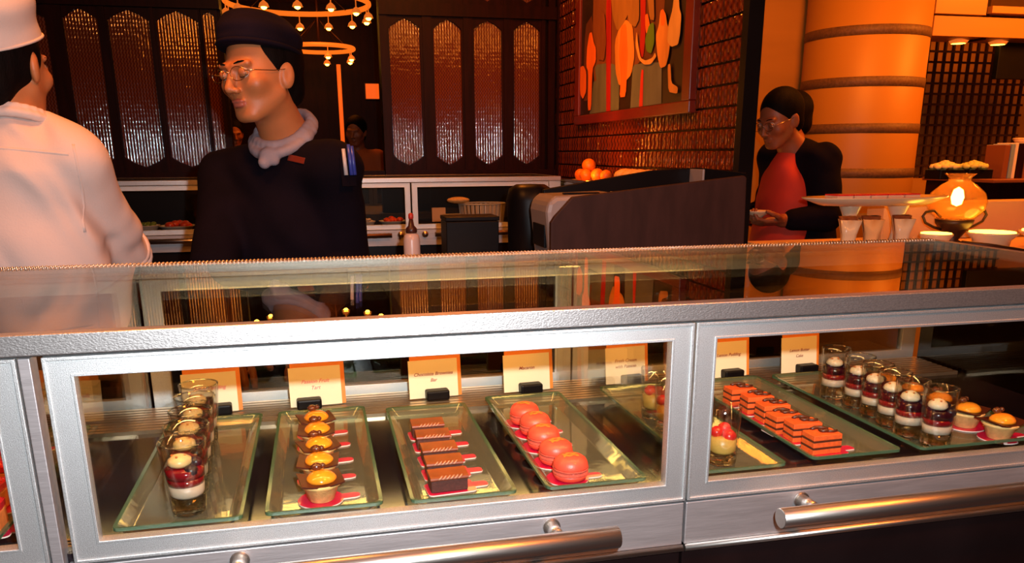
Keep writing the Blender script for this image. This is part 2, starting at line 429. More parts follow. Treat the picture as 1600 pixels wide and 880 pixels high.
# ------------------------------------------------------------------ implicit surfaces for people and cloth
class SDF:
    def __init__(s, lo, hi, h):
        s.lo = np.array(lo, float); s.h = h
        s.n = np.ceil((np.array(hi)-s.lo)/h).astype(int)+1
        s.f = np.full(s.n, .5, np.float32)
        s.ax = [s.lo[i]+h*np.arange(s.n[i]) for i in range(3)]
    def _sl(s, lo, hi):
        a = np.maximum(np.floor((lo-s.lo)/s.h).astype(int), 0); b = np.minimum(np.ceil((hi-s.lo)/s.h).astype(int)+1, s.n)
        if (b <= a).any(): return None
        sl = tuple(slice(a[i], b[i]) for i in range(3))
        X, Y, Z = np.meshgrid(s.ax[0][sl[0]], s.ax[1][sl[1]], s.ax[2][sl[2]], indexing='ij', sparse=True)
        return sl, X, Y, Z
    def _mix(s, sl, d, k, sub):
        f = s.f[sl]
        if sub:
            d = -d
            hh = np.clip(.5-.5*(f-d)/k, 0, 1) if k > 0 else None
            s.f[sl] = np.maximum(f, d) if k <= 0 else f*(1-hh)+d*hh+k*hh*(1-hh)
        else:
            if k <= 0: s.f[sl] = np.minimum(f, d)
            else:
                hh = np.clip(.5+.5*(f-d)/k, 0, 1)
                s.f[sl] = f*(1-hh)+d*hh-k*hh*(1-hh)
    def cap(s, p0, p1, r0, r1=None, k=.02, sub=False):
        r1 = r0 if r1 is None else r1
        p0 = np.array(p0, float); p1 = np.array(p1, float); m = max(r0, r1)+k+4*s.h
        q = s._sl(np.minimum(p0, p1)-m, np.maximum(p0, p1)+m)
        if q is None: return
        sl, X, Y, Z = q
        d = p1-p0; L2 = max(d@d, 1e-12)
        t = np.clip(((X-p0[0])*d[0]+(Y-p0[1])*d[1]+(Z-p0[2])*d[2])/L2, 0, 1)
        dist = np.sqrt((X-p0[0]-t*d[0])**2+(Y-p0[1]-t*d[1])**2+(Z-p0[2]-t*d[2])**2)-(r0+(r1-r0)*t)
        s._mix(sl, dist, k, sub)
    def ell(s, c, r, rot=None, k=.02, sub=False):
        c = np.array(c, float); r = np.array(r, float); m = r.max()+k+4*s.h
        q = s._sl(c-m, c+m)
        if q is None: return
        sl, X, Y, Z = q
        x, y, z = X-c[0], Y-c[1], Z-c[2]
        if rot is not None:
            A = np.array(rot)   # columns: local axes in this frame
            x, y, z = (x*A[0, 0]+y*A[1, 0]+z*A[2, 0]), (x*A[0, 1]+y*A[1, 1]+z*A[2, 1]), (x*A[0, 2]+y*A[1, 2]+z*A[2, 2])
        k0 = np.sqrt((x/r[0])**2+(y/r[1])**2+(z/r[2])**2); k1 = np.sqrt((x/r[0]**2)**2+(y/r[1]**2)**2+(z/r[2]**2)**2)+1e-9
        s._mix(sl, k0*(k0-1)/k1, k, sub)
    def box(s, c, hs, rot=None, rr=.005, k=.01, sub=False):
        c = np.array(c, float); hs = np.array(hs, float); m = np.sqrt((hs**2).sum())+k+4*s.h
        q = s._sl(c-m, c+m)
        if q is None: return
        sl, X, Y, Z = q
        x, y, z = X-c[0], Y-c[1], Z-c[2]
        if rot is not None:
            A = np.array(rot)
            x, y, z = (x*A[0, 0]+y*A[1, 0]+z*A[2, 0]), (x*A[0, 1]+y*A[1, 1]+z*A[2, 1]), (x*A[0, 2]+y*A[1, 2]+z*A[2, 2])
        a, b, e = np.abs(x)-hs[0]+rr, np.abs(y)-hs[1]+rr, np.abs(z)-hs[2]+rr
        d = np.sqrt(np.maximum(a, 0)**2+np.maximum(b, 0)**2+np.maximum(e, 0)**2)+np.minimum(np.maximum(a, np.maximum(b, e)), 0)-rr
        s._mix(sl, d, k, sub)
    def folds(s, amp, fr=1., seed=0, dirv=(0, 0, 1)):
        X, Y, Z = np.meshgrid(*[a.astype(np.float32)*fr for a in s.ax], indexing='ij', sparse=True)
        a, b = 1.3+seed, 2.1*seed+.4
        w = np.sin(17*X+9*Z+a)+np.sin(13*Y-8*Z+b)
        n = np.sin(24*(dirv[0]*X+dirv[1]*Y+dirv[2]*Z)+11*X-9*Y+2.2*w)*.6+np.sin(47*(dirv[0]*X+dirv[2]*Z)+17*Y+2.0*w+b)*.3
        s.f += (amp*n).astype(np.float32)
    def mesh(s, name, mats, parent, matfn=None, loc=None):
        f = s.f; sg = f < 0
        c = sg[:-1, :-1, :-1]
        anyv = c.copy(); allv = c.copy()
        for i in (0, 1):
            for j in (0, 1):
                for k in (0, 1):
                    t = sg[i:sg.shape[0]-1+i, j:sg.shape[1]-1+j, k:sg.shape[2]-1+k]
                    anyv |= t; allv &= t
        act = np.argwhere(anyv & ~allv)
        idx = np.full(anyv.shape, -1, np.int32); idx[tuple(act.T)] = np.arange(len(act))
        pos = np.zeros((len(act), 3)); cnt = np.zeros(len(act))
        cor = [(i, j, k) for i in (0, 1) for j in (0, 1) for k in (0, 1)]
        fv = {q: f[act[:, 0]+q[0], act[:, 1]+q[1], act[:, 2]+q[2]] for q in cor}
        for a in cor:
            for ax in range(3):
                if a[ax]: continue
                b = list(a); b[ax] = 1; b = tuple(b)
                fa, fb = fv[a], fv[b]
                m = (fa < 0) != (fb < 0)
                t = np.where(m, fa/np.where(m, fa-fb, 1), 0)
                p = np.array(a, float)[None, :].repeat(len(act), 0); p[:, ax] += t
                pos[m] += p[m]; cnt[m] += 1
        V = s.lo+s.h*(act+pos/cnt[:, None])
        Q = []
        for ax in range(3):
            s0 = [slice(None)]*3; s1 = [slice(None)]*3
            s0[ax] = slice(None, -1); s1[ax] = slice(1, None)
            d = sg[tuple(s0)] != sg[tuple(s1)]
            e = np.argwhere(d)
            o = [i for i in range(3) if i != ax]
            e = e[(e[:, o[0]] > 0) & (e[:, o[1]] > 0) & (e[:, o[0]] < sg.shape[o[0]]-1) & (e[:, o[1]] < sg.shape[o[1]]-1)]
            fl = sg[tuple(e.T)]
            def cell(da, db):
                q = e.copy(); q[:, o[0]] -= da; q[:, o[1]] -= db; return idx[tuple(q.T)]
            quad = np.stack([cell(1, 1), cell(0, 1), cell(0, 0), cell(1, 0)], 1)
            if ax == 1: fl = ~fl
            quad[~fl] = quad[~fl][:, ::-1]
            Q.append(quad)
        Q = np.concatenate(Q); Q = Q[(Q >= 0).all(1)]
        me = bpy.data.meshes.new(name)
        me.vertices.add(len(V)); me.vertices.foreach_set('co', V.astype(np.float32).ravel())
        me.loops.add(Q.size); me.loops.foreach_set('vertex_index', Q.astype(np.int32).ravel())
        me.polygons.add(len(Q)); me.polygons.foreach_set('loop_start', np.arange(0, Q.size, 4, dtype=np.int32))
        me.polygons.foreach_set('loop_total', np.full(len(Q), 4, np.int32))
        if not isinstance(mats, (list, tuple)): mats = [mats]
        for m in mats: me.materials.append(m)
        me.polygons.foreach_set('use_smooth', np.ones(len(Q), bool))
        if matfn is not None:
            me.polygons.foreach_set('material_index', matfn(V[Q].mean(1)).astype(np.int32))
        me.update(calc_edges=True); me.validate()
        ob = bpy.data.objects.new(name, me); COL.objects.link(ob)
        if parent: ob.parent = parent
        if loc: ob.location = loc
        return ob

# ================================================================== the room
def slab(name, x0, x1, y0, y1, z0, z1, m):
    b = MB(); b.box(x0, x1, y0, y1, z0, z1); return struct(b.build(name, m))


slab('floor', -3.5, 6.2, -4, 8, -.05, 0, M['floor'])
slab('ceiling', -3.5, 6.2, -2.5, 8, 2.75, 2.8, M['ceiling'])
slab('wall_left', -3.5, -3.4, -4, 8, 0, 2.75, M['wood_dark'])
slab('wall_right', 6.1, 6.2, -4, 8, 0, 2.75, M['cream_wall'])
slab('wall_far', -3.4, 1.52, 7.9, 8, 0, 2.75, M['wood_dark'])
YB = 4.0
b = MB()
b.box(-3.4, -.43, YB, YB+.1, 0, 2.75); b.box(.385, 1.40, YB, YB+.1, 0, 2.75); b.box(-.43, .385, YB, YB+.1, 0, 1.27)
struct(b.build('wall_back', M['wood_dark']))
# mahogany uprights and rails on the back wall
tn = 0
for x0, x1 in ((-2.0, -1.93), (-1.63, -1.56), (-1.26, -1.19+.005), (-1.015, -.985), (-.772, -.755), (-.535, -.53), (.385, .428), (.617, .667), (.845, .893), (1.075, 1.122), (1.295, 1.315)):
    tn += 1; slab('trim_%d' % tn, x0, x1, YB-.035, YB, 1.2, 2.70, M['wood_frame'])
for z0, z1 in ((2.085, 2.15), (1.215, 1.27)):
    for x0, x1 in ((-3.4, -.43), (.385, 1.39)):
        tn += 1; slab('trim_%d' % tn, x0, x1, YB-.05, YB, z0, z1, M['wood_frame'])
tn += 1; slab('trim_%d' % tn, 1.335, 1.375, YB-.03, YB, 1.2, 2.75, M['wood_frame'])


def hexa(x0, x1, z0, z1, tip):
    xm = (x0+x1)/2; q = (x1-x0)*.22
    return [(xm, z0), (x1-q, z0+tip*.45), (x1, z0+tip), (x1, z1-tip), (x1-q, z1-tip*.45), (xm, z1), (x0+q, z1-tip*.45), (x0, z1-tip), (x0, z0+tip), (x0+q, z0+tip*.45)]


wn = 0
for x0, x1 in ((-1.93, -1.63), (-1.56, -1.26), (-1.19, -1.02), (-.98, -.777), (-.75, -.54), (-.526, -.457), (.433, .608), (.675, .839), (.90, 1.068), (1.13, 1.29)):
    for z0, z1 in ((1.30, 2.075), (2.17, 2.68)):
        wn += 1
        hx = hexa(x0+.004, x1-.004, z0, z1, .05 if x1-x0 > .1 else .02)
        zt = 2.085 if z0 < 2 else 2.70; zb = 1.27 if z0 < 2 else 2.15
        xa, xb = x0-.012, x1+.012
        outer = [((xa+xb)/2, zb), (xb-.02, zb), (xb, zb), (xb, zt), (xb-.02, zt), ((xa+xb)/2, zt), (xa+.02, zt), (xa, zt), (xa, zb), (xa+.02, zb)]
        f = MB(); n = len(hx)
        vs = [(x, YB-.026, z) for x, z in outer]+[(x, YB-.026, z) for x, z in hx]+[(x, YB-.004, z) for x, z in hx]
        f.add(vs, [(k, (k+1) % n, n+(k+1) % n, n+k) for k in range(n)]+[(n+k, n+(k+1) % n, 2*n+(k+1) % n, 2*n+k) for k in range(n)])
        wf = struct(f.build('window_%d' % wn, M['wood_frame']))
        g = MB()
        vs = [(x, YB-.008, z) for x, z in hx]
        g.add(vs, [tuple(range(n))])
        g.build('pane', M['bead'], wf)

# the wall of amber glass tiles that carries the painting (its face looks to the left)
XT = 1.40
tw = slab('wall_side', XT, XT+.02, 1.75, YB+.1, 0, 2.75, M['wood_dark'])
tile = None
for i in range(14):
    for j in range(20):
        y = 1.76+.16*i; z = 1.155+.072*j
        if j % 2: y += .02
        if tile is None:
            t = MB(); t.box(-.009, 0, .004, .156, .003, .069); tile = t.build('tile', M['tile_glass'], tw, bevel=.004); o = tile
        else: o = tile.copy(); COL.objects.link(o)
        o.location = (XT-random.uniform(0, .003), y, z)
slab('trim_20', XT-.035, XT+.018, 1.71, 1.75, 0, 2.75, M['black'])
slab('trim_21', XT-.022, XT, 3.93, YB-.05, 0, 2.75, M['wood_frame'])
slab('wall_cream', XT+.02, 2.95, 3.85, 3.95, 0, 2.75, M['cream_wall'])
slab('wall_behind', 2.95, 6.1, 4.9, 5.0, 0, 2.75, M['cream_wall'])
c = MB(); c.lathe([(.335, 0), (.335, 2.75)], 64, (3.13, 3.62, 0))
colm = struct(c.build('column', M['column']))
for z in (.51, .755, 1.0, 1.245, 1.487, 1.732, 1.995, 2.25, 2.5):
    q = MB(); q.lathe([(.334, z-.026), (.338, z-.025), (.338, z+.025), (.334, z+.026)], 64, (3.13, 3.62, 0)); q.build('band', M['band'], colm)

# ================================================================== the display case in front
ZT, ZR, ZD1, ZD0, ZA = 1.200, 1.179, 1.1765, .956, .893
XL, XR = -.985, 1.165
YBK = .545
case = tag(empty('display_case', (0, 0, 0)), 'long silver framed glass pastry case with glass top in front', 'display case')
# carcass: dark lacquered cabinet below, end walls
b = MB()
b.box(XL, XR, .02, YBK, 0, .945); b.build('cabinet_body', M['dark_front'], case)
b = MB(); b.box(XL, XR, .012, .535, .945, .962); b.build('case_floor', M['case_floor'], case)
b = MB()
b.box(XL, XR, -.004, .014, ZR, ZT); b.build('top_rail', M['rail'], case, bevel=.0015)
b = MB(); b.box(XL, XR, YBK-.0305, YBK, 1.180, ZT-.0005); b.box(XL, XR, YBK-.012, YBK+.004, 1.17, 1.18); b.box(XL, XR, YBK-.062, YBK-.031, 1.182, ZT-.010); b.build('back_rail', M['rail'], case, bevel=.001)
b = MB(); b.box(XR-.014, XR, .014, YBK-.030, 1.182, ZT-.0005); b.build('end_rail', M['rail'], case, bevel=.001)
b = MB(); b.box(XL, XR-.0145, .0145, YBK-.0305, ZT-.008, ZT-.001); b.build('glass_top', M['top_glass'], case)
b = MB()
for row, yy in enumerate((.519, .5275, .536)):
    k = 0
    while XL+.006*k < XR-.01:
        b.ball((XL+.006*k+.003, yy, ZT-.0002), .0024, 0, 6, 4, (1, 1, .8)); k += 1
bd = b.build('bead_strip', M['handle'], case); bd['kind'] = 'stuff'
b = MB(); b.box(XL, XR, .006, .012, ZD1, ZR); b.build('gasket', M['gasket'], case)


def ring_frame(mb, x0, x1, z0, z1, wl, wr, wb, wt, y0, y1, mi=0):
    """rectangular frame with mitred corners"""
    o = [(x0, z0), (x1, z0), (x1, z1), (x0, z1)]; i = [(x0+wl, z0+wb), (x1-wr, z0+wb), (x1-wr, z1-wt), (x0+wl, z1-wt)]
    vs = [(x, y0, z) for x, z in o]+[(x, y0, z) for x, z in i]+[(x, y1, z) for x, z in o]+[(x, y1, z) for x, z in i]
    fs = []
    for k in range(4):
        j = (k+1) % 4
        fs += [(k, j, 4+j, 4+k), (8+k, 12+k, 12+j, 8+j), (k, 8+k, 8+j, j), (4+k, 4+j, 12+j, 12+k)]
    mb.add(vs, fs, mi)


def case_door(x0, x1, yf, yb, gm, parent, z0=ZD0, z1=ZD1, w=.0265):
    f = MB()
    ring_frame(f, x0, x1, z0, z1, w, w, .0225, .0205, min(yf, yb), max(yf, yb))
    s = -1 if yf < yb else 1
    ring_frame(f, x0, x1, z0, z1, .0035, .0035, .0035, .0035, min(yf, yf+s*.0018), max(yf, yf+s*.0018))
    ring_frame(f, x0+w-.003, x1-w+.003, z0+.0195, z1-.0175, .003, .003, .003, .003, min(yf, yf+s*.0010), max(yf, yf+s*.0010))
    fo = f.build('case_door', M['silver'], parent, bevel=.0007)
    g = MB(); ym = (yf+yb)/2; g.box(x0+w-.002, x1-w+.002, ym-.002, ym+.002, z0+.0205, z1-.0185); g.build('glass_pane', gm, fo)
    return fo


for x0, x1 in ((-.978, -.2935), (-.2705, .4115), (.4145, 1.0965)):
    case_door(x0, x1, 0, .014, M['glass'], case)
b = MB(); b.box(-.2915, -.2805, -.001, .02, ZA, ZD1); b.build('front_post', M['steel'], case, bevel=.001)
b = MB(); b.box(1.098, XR, 0, .02, ZA, ZD1); b.build('end_post', M['silver'], case, bevel=.001)
for x0, x1 in ((-.978, -.295), (-.283, .4285), (.432, 1.150)):
    case_door(x0, x1, .545, .531, M['back_glass'], case, .958, 1.176, .030)
for x in (-.288, .403):
    b = MB(); b.box(x-.003, x+.003, .02, .525, .963, ZT-.010); b.build('glass_partition', M['glass'], case)
b = MB(); b.box(XR-.010, XR-.004, .02, .525, .945, 1.18); b.build('end_glass', M['end_glass'], case)
# slotted air grilles at the front and the back of the case floor
b = MB()
for y in (.020, .028, .036): b.box(XL+.01, XR-.02, y, y+.005, .962, .9665)
for k in range(9): b.box(XL+.01, XR-.02, .402+.0135*k, .402+.0135*k+.009, .962, .968)
sl = b.build('floor_slats', M['slat'], case); sl['kind'] = 'stuff'
# metal fascias with bar handles below the doors
for x0, x1, h0, h1 in ((-.978, -.2935, -.90, -.385), (-.2790, .4110, -.168, .308), (.4140, 1.105, .511, 1.005)):
    b = MB(); b.box(x0, x1, 0, .02, ZA+.004, ZD0-.003)
    dr = b.build('drawer_front', M['steel'], case, bevel=.0012)
    b = MB(); b.tube([(x0, -.0015, ZA), (x1, -.0015, ZA)], .0045, 12); b.build('drawer_lip', M['handle'], dr)
    b = MB(); zc = .9445
    b.tube([(h0, -.052, zc), (h0+.001, -.052, zc), (h1-.001, -.052, zc), (h1, -.052, zc)], [.0115, .0125, .0125, .0115], 28)
    for hx_ in (h0+.06, h1-.065):
        b.tube([(hx_, 0, zc-.004), (hx_, -.003, zc-.004)], .0105, 18); b.tube([(hx_, -.003, zc-.004), (hx_, -.030, zc-.003)], .0078, 18)
        b.tube([(hx_, -.030, zc-.003), (hx_, -.032, zc-.003)], .0062, 18); b.tube([(hx_, -.032, zc-.003), (hx_, -.046, zc)], .0070, 18)
    b.build('handle_bar', M['handle'], dr)
b = MB()
for x0, x1 in ((-.978, -.2935), (-.2790, .4110), (.4140, 1.105)): b.box(x0, x1, .004, .02, .12, ZA-.006)
b.build('lower_door', M['dark_front'], case, bevel=.002)

# ------------------------------------------------------------------ trays
def tray(x0, x1, y0, y1, label):
    root = tag(empty('glass_tray', ((x0+x1)/2, (y0+y1)/2, .9685)), label, 'tray', 'glass trays in the pastry case')
    w, d = (x1-x0)/2, (y1-y0)/2
    # a shallow dish: flat bed, sloping sides, lip
    def loop(ix, iy, z): return [(x, y, z) for x, y in roundrect(-w+ix, w-ix, -d+iy, d-iy, .008, 3)]
    rings = [loop(.016, .016, .0), loop(.013, .013, .0005), loop(.003, .003, .010), loop(0, 0, .0115), loop(0, 0, .0155), loop(.004, .004, .0150), loop(.015, .015, .0050), loop(.018, .018, .0045)]
    n = len(rings[0]); b = MB()
    vs = [v for r_ in rings for v in r_]
    for i in range(len(rings)-1):
        edge = i in (2, 3, 4)
        b.add([], [])
        for k in range(n):
            k2 = (k+1) % n
            b.f.append([i*n+k, i*n+k2, (i+1)*n+k2, (i+1)*n+k]); b.m.append(1 if edge else 0); b.sm.append(not edge)
    b.v = vs
    b.f.append(list(reversed(range(n)))); b.m.append(0); b.sm.append(False)
    b.f.append([(len(rings)-1)*n+k for k in range(n)]); b.m.append(0); b.sm.append(False)
    b.build('dish', [M['tray'], M['tray_edge']], root)
    return root


TZ = .9685+.0047
tray(-.505, -.375+.03, .018, .40, 'greenish glass tray of raspberry topped cakes behind the leftmost case door')
tray(-.236, -.103, .016, .397, 'greenish glass tray holding the single file of berry puddings, centre door')
tray(-.080, .050, .018, .397, 'glass tray under the five apricot tarts beside the berry puddings')
tray(.081, .206, .014, .378, 'glass tray holding the row of chocolate brownie bars')
tray(.242, .369, .015, .400, 'glass tray under the five coral macarons')
tray(.441, .560, .018, .412, 'glass tray holding raspberry topped custard glasses behind the door seam')
tray(.602, .735, .028, .412, 'glass tray under the orange and chocolate layer cakes')
tray(.762, .975, .026, .412, 'wide glass tray shared by berry puddings and apricot tarts, case end')

# ------------------------------------------------------------------ boards
ORD = ['frontmost', 'second from the front', 'middle', 'fourth from the front', 'rearmost']
ORD6 = ['frontmost', 'second from the front', 'third from the front', 'fourth from the front', 'fifth from the front', 'rearmost']


def board_mesh(kind):
    if kind == 'round':
        p = []
        r = .0265; tabw = .0075
        a0 = math.asin(tabw/r)
        n = 26
        for k in range(n+1):
            a = a0+(2*PI-2*a0)*k/n; p.append((r*math.cos(a), r*math.sin(a)))
        p += [(.040, -tabw), (.0445, -tabw*.7), (.046, 0), (.0445, tabw*.7), (.040, tabw)]
    else:
        p = roundrect(-.028, .031, -.019, .019, .006)
        # tab on the right
        i = 4
        p = p[:5]+[(.031, -.008), (.046, -.0075), (.0485, -.004), (.0485, .004), (.046, .0075), (.031, .008)]+p[5:]
    b = MB(); b.prism(p, 0, .0016, 0, 1)
    return b


def place_board(proto, x, y, rz, label, group):
    if proto.get('used'):
        o = dup(proto, (x, y, TZ), rz, label, group)
    else:
        o = proto; o.location = (x, y, TZ); o.rotation_euler = (0, 0, rz); o['label'] = label; o['group'] = group; o['used'] = 1
    return o


bd_round = tag(board_mesh('round').build('cake_board', [M['board'], M['board_edge']]), 'x', 'cake board')
bd_rect = tag(board_mesh('rect').build('cake_board', [M['board'], M['board_edge']]), 'x', 'cake board')
PZ = TZ+.0017

# ------------------------------------------------------------------ apricot tarts
def make_tart():
    t = tag(empty('apricot_tart'), 'x', 'tart')
    b = MB()
    b.lathe([(.0140, 0), (.0150, .0006), (.0205, .0175), (.0232, .0190), (.0240, .0212), (.0232, .0230), (.0205, .0225)], 36, fn=lambda a, z: 1+.012*math.sin(9*a) if z > .01 else 1)
    b.build('pastry_cup', M['shell'], t)
    b = MB()
    n = 5
    vs = []
    for i in range(9):
        for j in range(9):
            x = -.0245+.049*i/8; y = -.0225+.045*j/8
            vs.append((x, y, .0245+.0000+6.*x*x-5*y*y*.3))
    o = len(vs); vs += [(x, y, z-.0020) for x, y, z in vs]
    fs = []
    for i in range(8):
        for j in range(8):
            a = i*9+j
            fs += [(a, a+9, a+10, a+1), (o+a, o+a+1, o+a+10, o+a+9)]
    for i in range(8):
        fs += [(i*9, o+i*9, o+i*9+9, i*9+9), (i*9+8, i*9+17, o+i*9+17, o+i*9+8), (i, i+1, o+i+1, o+i), (72+i, o+72+i, o+73+i, 73+i)]
    b.add(vs, fs, 0, False)
    b.xform(Matrix.Rotation(R(4), 4, 'Z'))
    b.build('chocolate_slab', M['choc'], t)
    b = MB(); b.lathe([(.0168, 0), (.0160, .003), (.0135, .0065), (.0095, .0092), (.005, .0105), (0, .0108)], 28, (0.001, -.002, .0250), sx=1.06, fn=lambda a, z: 1+.02*math.sin(3*a+1))
    b.build('apricot_dome', M['gel'], t)
    b = MB(); b.ball((-.003, .006, .0385), .0060, 0, 12, 8, (1.15, .9, .8), .10); b.ball((.004, .005, .0395), .0035, 0, 8, 6, (1, 1, 1), .1)
    b.build('glazed_nut', M['nut'], t)
    return t


tart0 = make_tart()
TARTN = [(-.0185, .0655, 5), (-.0205, .1270, -8), (-.0210, .1860, 12), (-.0225, .2480, -5), (-.0240, .3020, 8)]
first = True
for i, (x, y, a) in enumerate(TARTN):
    place_board(bd_round, x-.001, y, R(6), 'magenta tabbed board, %s of those under the centre apricot tarts' % ORD[i], 'boards under the centre tarts')
    lb = 'apricot domed tart, %s of the file behind the centre door' % ORD[i]
    if first:
        tart0.location = (x, y, PZ); tart0.rotation_euler = (0, 0, R(a)); tag(tart0, lb, None, 'apricot tarts behind the centre door'); first = False
    else: dup(tart0, (x, y, PZ), R(a), lb, 'apricot tarts behind the centre door')
for i, (x, y, a) in enumerate([(.914, .058, 3), (.9065, .113, 20), (.904, .168, -10), (.901, .226, 6), (.899, .288, 14)]):
    place_board(bd_round, x, y, R(6), 'magenta board, %s of those under the tarts by the case end' % ORD[i], 'boards under the right hand tarts')
    dup(tart0, (x, y, PZ), R(a), 'apricot domed tart beside the right berry puddings, %s of its row' % ORD[i], 'apricot tarts by the case end')

# ------------------------------------------------------------------ chocolate brownie bars
def make_brownie():
    t = tag(empty('chocolate_brownie'), 'x', 'cake')
    b = MB(); b.box(-.0222, .0222, -.0125, .0125, 0, .0155)
    b.build('sponge_block', M['sponge'], t, bevel=.0012)
    b = MB()
    # glossy slab with a raised back and a rolled front edge
    prof = [(-.0135, .0155), (-.0145, .0170), (-.0138, .0190), (-.0118, .0202), (-.0085, .0198), (-.006, .0202), (.0115, .0218), (.013, .0205), (.013, .0155)]
    n = len(prof)
    vs = [(-.0232, y, z) for y, z in prof]+[(.0232, y, z) for y, z in prof]
    b.add(vs, [(k, (k+1) % n, n+(k+1) % n, n+k) for k in range(n)]+[tuple(reversed(range(n))), tuple(range(n, 2*n))])
    b.build('chocolate_slab', M['choc_top'], t)
    for k in range(6):
        d = MB(); x = -.0115+.0048*k
        d.tube([(x-.0022, -.0147, .0172), (x-.0005, -.0144, .0184), (x+.0016, -.0130, .0199), (x+.0030, -.0112, .0206)], .00085, 6)
        d.build('caramel_dash', M['dash'], t)
    return t


br0 = make_brownie()
first = True
for i, (x, y, a) in enumerate([(.1305, .0630, 3), (.1325, .1105, 1), (.1335, .1590, 2), (.1325, .2125, -1), (.1315, .2620, 1)]):
    place_board(bd_rect, x+.0015, y+.001, R(a+2), 'magenta tabbed board, %s of those under the chocolate brownies' % ORD[i], 'boards under the brownies')
    lb = 'glossy chocolate brownie bar, %s of five behind the centre door' % ORD[i]
    if first: br0.location = (x, y, PZ); br0.rotation_euler = (0, 0, R(a)); tag(br0, lb, None, 'chocolate brownie bars'); first = False
    else: dup(br0, (x, y, PZ), R(a), lb, 'chocolate brownie bars')

# ------------------------------------------------------------------ macarons
def make_macaron():
    t = tag(empty('coral_macaron'), 'x', 'macaron')
    b = MB()
    b.lathe([(.0000, 0), (.0150, .0002), (.0195, .0025), (.0213, .0062), (.0216, .0088)], 36); b.build('lower_shell', M['mac'], t)
    b = MB(); b.lathe([(.0212, .0086), (.0224, .0094), (.0220, .0112), (.0208, .0118), (.0207, .0136), (.0220, .0142), (.0226, .0158), (.0214, .0168)], 44, fn=lambda a, z: 1+.012*math.sin(23*a)+.008*math.sin(37*a+z*900)); b.build('ruffled_foot', M['mac_foot'], t)
    b = MB(); b.lathe([(.0190, .0115), (.0205, .0120), (.0205, .0134), (.0190, .0140)], 30); b.build('filling', M['mac_fill'], t)
    b = MB(); b.lathe([(.0218, .0164), (.0220, .0180), (.0212, .0225), (.0188, .0270), (.0145, .0302), (.0080, .0322), (0, .0328)], 36); b.build('upper_shell', M['mac'], t)
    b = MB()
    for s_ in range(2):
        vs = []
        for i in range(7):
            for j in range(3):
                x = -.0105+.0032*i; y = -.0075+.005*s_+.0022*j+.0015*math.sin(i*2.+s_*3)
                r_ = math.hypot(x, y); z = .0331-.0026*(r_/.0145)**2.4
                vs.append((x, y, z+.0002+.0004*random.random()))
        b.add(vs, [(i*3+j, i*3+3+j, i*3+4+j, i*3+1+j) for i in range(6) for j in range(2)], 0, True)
    b.build('painted_highlight', M['gold'], t)  # the light strip's highlight, painted onto the upper shell
    return t


mac0 = make_macaron(); first = True
for i, (x, y, a) in enumerate([(.2830, .0560, 0), (.2805, .1130, 20), (.2800, .1720, -15), (.2830, .2290, 10), (.2800, .2800, -25)]):
    place_board(bd_round, x-.003, y+.003, R(4), 'magenta tabbed board, %s of those under the coral macarons' % ORD[i], 'boards under the macarons')
    lb = 'coral macaron with painted highlight, %s of the five' % ORD[i]
    if first: mac0.location = (x, y, PZ); mac0.rotation_euler = (0, 0, R(a)); tag(mac0, lb, None, 'coral macarons'); first = False
    else: dup(mac0, (x, y, PZ), R(a), lb, 'coral macarons')

# ------------------------------------------------------------------ layered orange cakes
def make_layer_cake():
    t = tag(empty('layer_cake'), 'x', 'cake')
    z = 0; hx_, hy = .0215, .0140
    for k in range(3):
        b = MB(); b.box(-hx_, hx_, -hy, hy, z, z+.0072); b.build('sponge_layer', M['opera'], t, bevel=.0008); z += .0072
        if k < 2:
            b = MB(); b.box(-hx_-.0004, hx_+.0004, -hy-.0004, hy+.0004, z, z+.0026); b.build('chocolate_layer', M['choc_layer'], t, bevel=.0006); z += .0026
    b = MB()
    b.tube([(-.010, .011, z+.0012), (-.003, .0125, z+.0025), (.005, .010, z+.003), (.009, .003, z+.0028), (.005, -.003, z+.0022), (-.001, -.002, z+.002), (-.002, .004, z+.0025)], .0024, 8)
    b.tube([(.004, -.002, z+.0015), (.012, -.006, z+.002), (.019, -.004, z+.0015)], .0020, 8)
    b.build('chocolate_curl', M['choc_layer'], t)
    return t


lc0 = make_layer_cake(); first = True
for i, (x, y, a) in enumerate([(.6405, .0700, 2), (.6425, .1190, -2), (.6350, .1560, 4), (.6450, .2040, 0), (.6450, .2500, -3), (.6400, .2960, 2)]):
    place_board(bd_rect, x+.002, y, R(3), 'magenta tabbed board, %s of those under the orange layer cakes' % ORD6[i], 'boards under the layer cakes')
    lb = 'orange and chocolate layer cake, %s of six behind the right door' % ORD6[i]
    if first: lc0.location = (x, y, PZ); lc0.rotation_euler = (0, 0, R(a)); tag(lc0, lb, None, 'orange layer cakes'); first = False
    else: dup(lc0, (x, y, PZ), R(a), lb, 'orange layer cakes')

# ------------------------------------------------------------------ raspberry topped cakes (left door)
def make_rasp():
    t = tag(empty('raspberry_cake'), 'x', 'cake')
    b = MB(); b.box(-.022, .022, -.017, .017, .0, .024); b.build('sponge_block', M['peach_cake'], t, bevel=.003)
    b = MB(); b.prism(roundrect(-.0225, .0225, -.0175, .0175, .004), .0242, .031)
    for q in range(7): b.ball((random.uniform(-.016, .016), random.uniform(-.012, .012), .031), .0055, 0, 8, 6, (1, 1, .7), .15)
    b.build('raspberry_top', M['red_cake'], t)
    return t


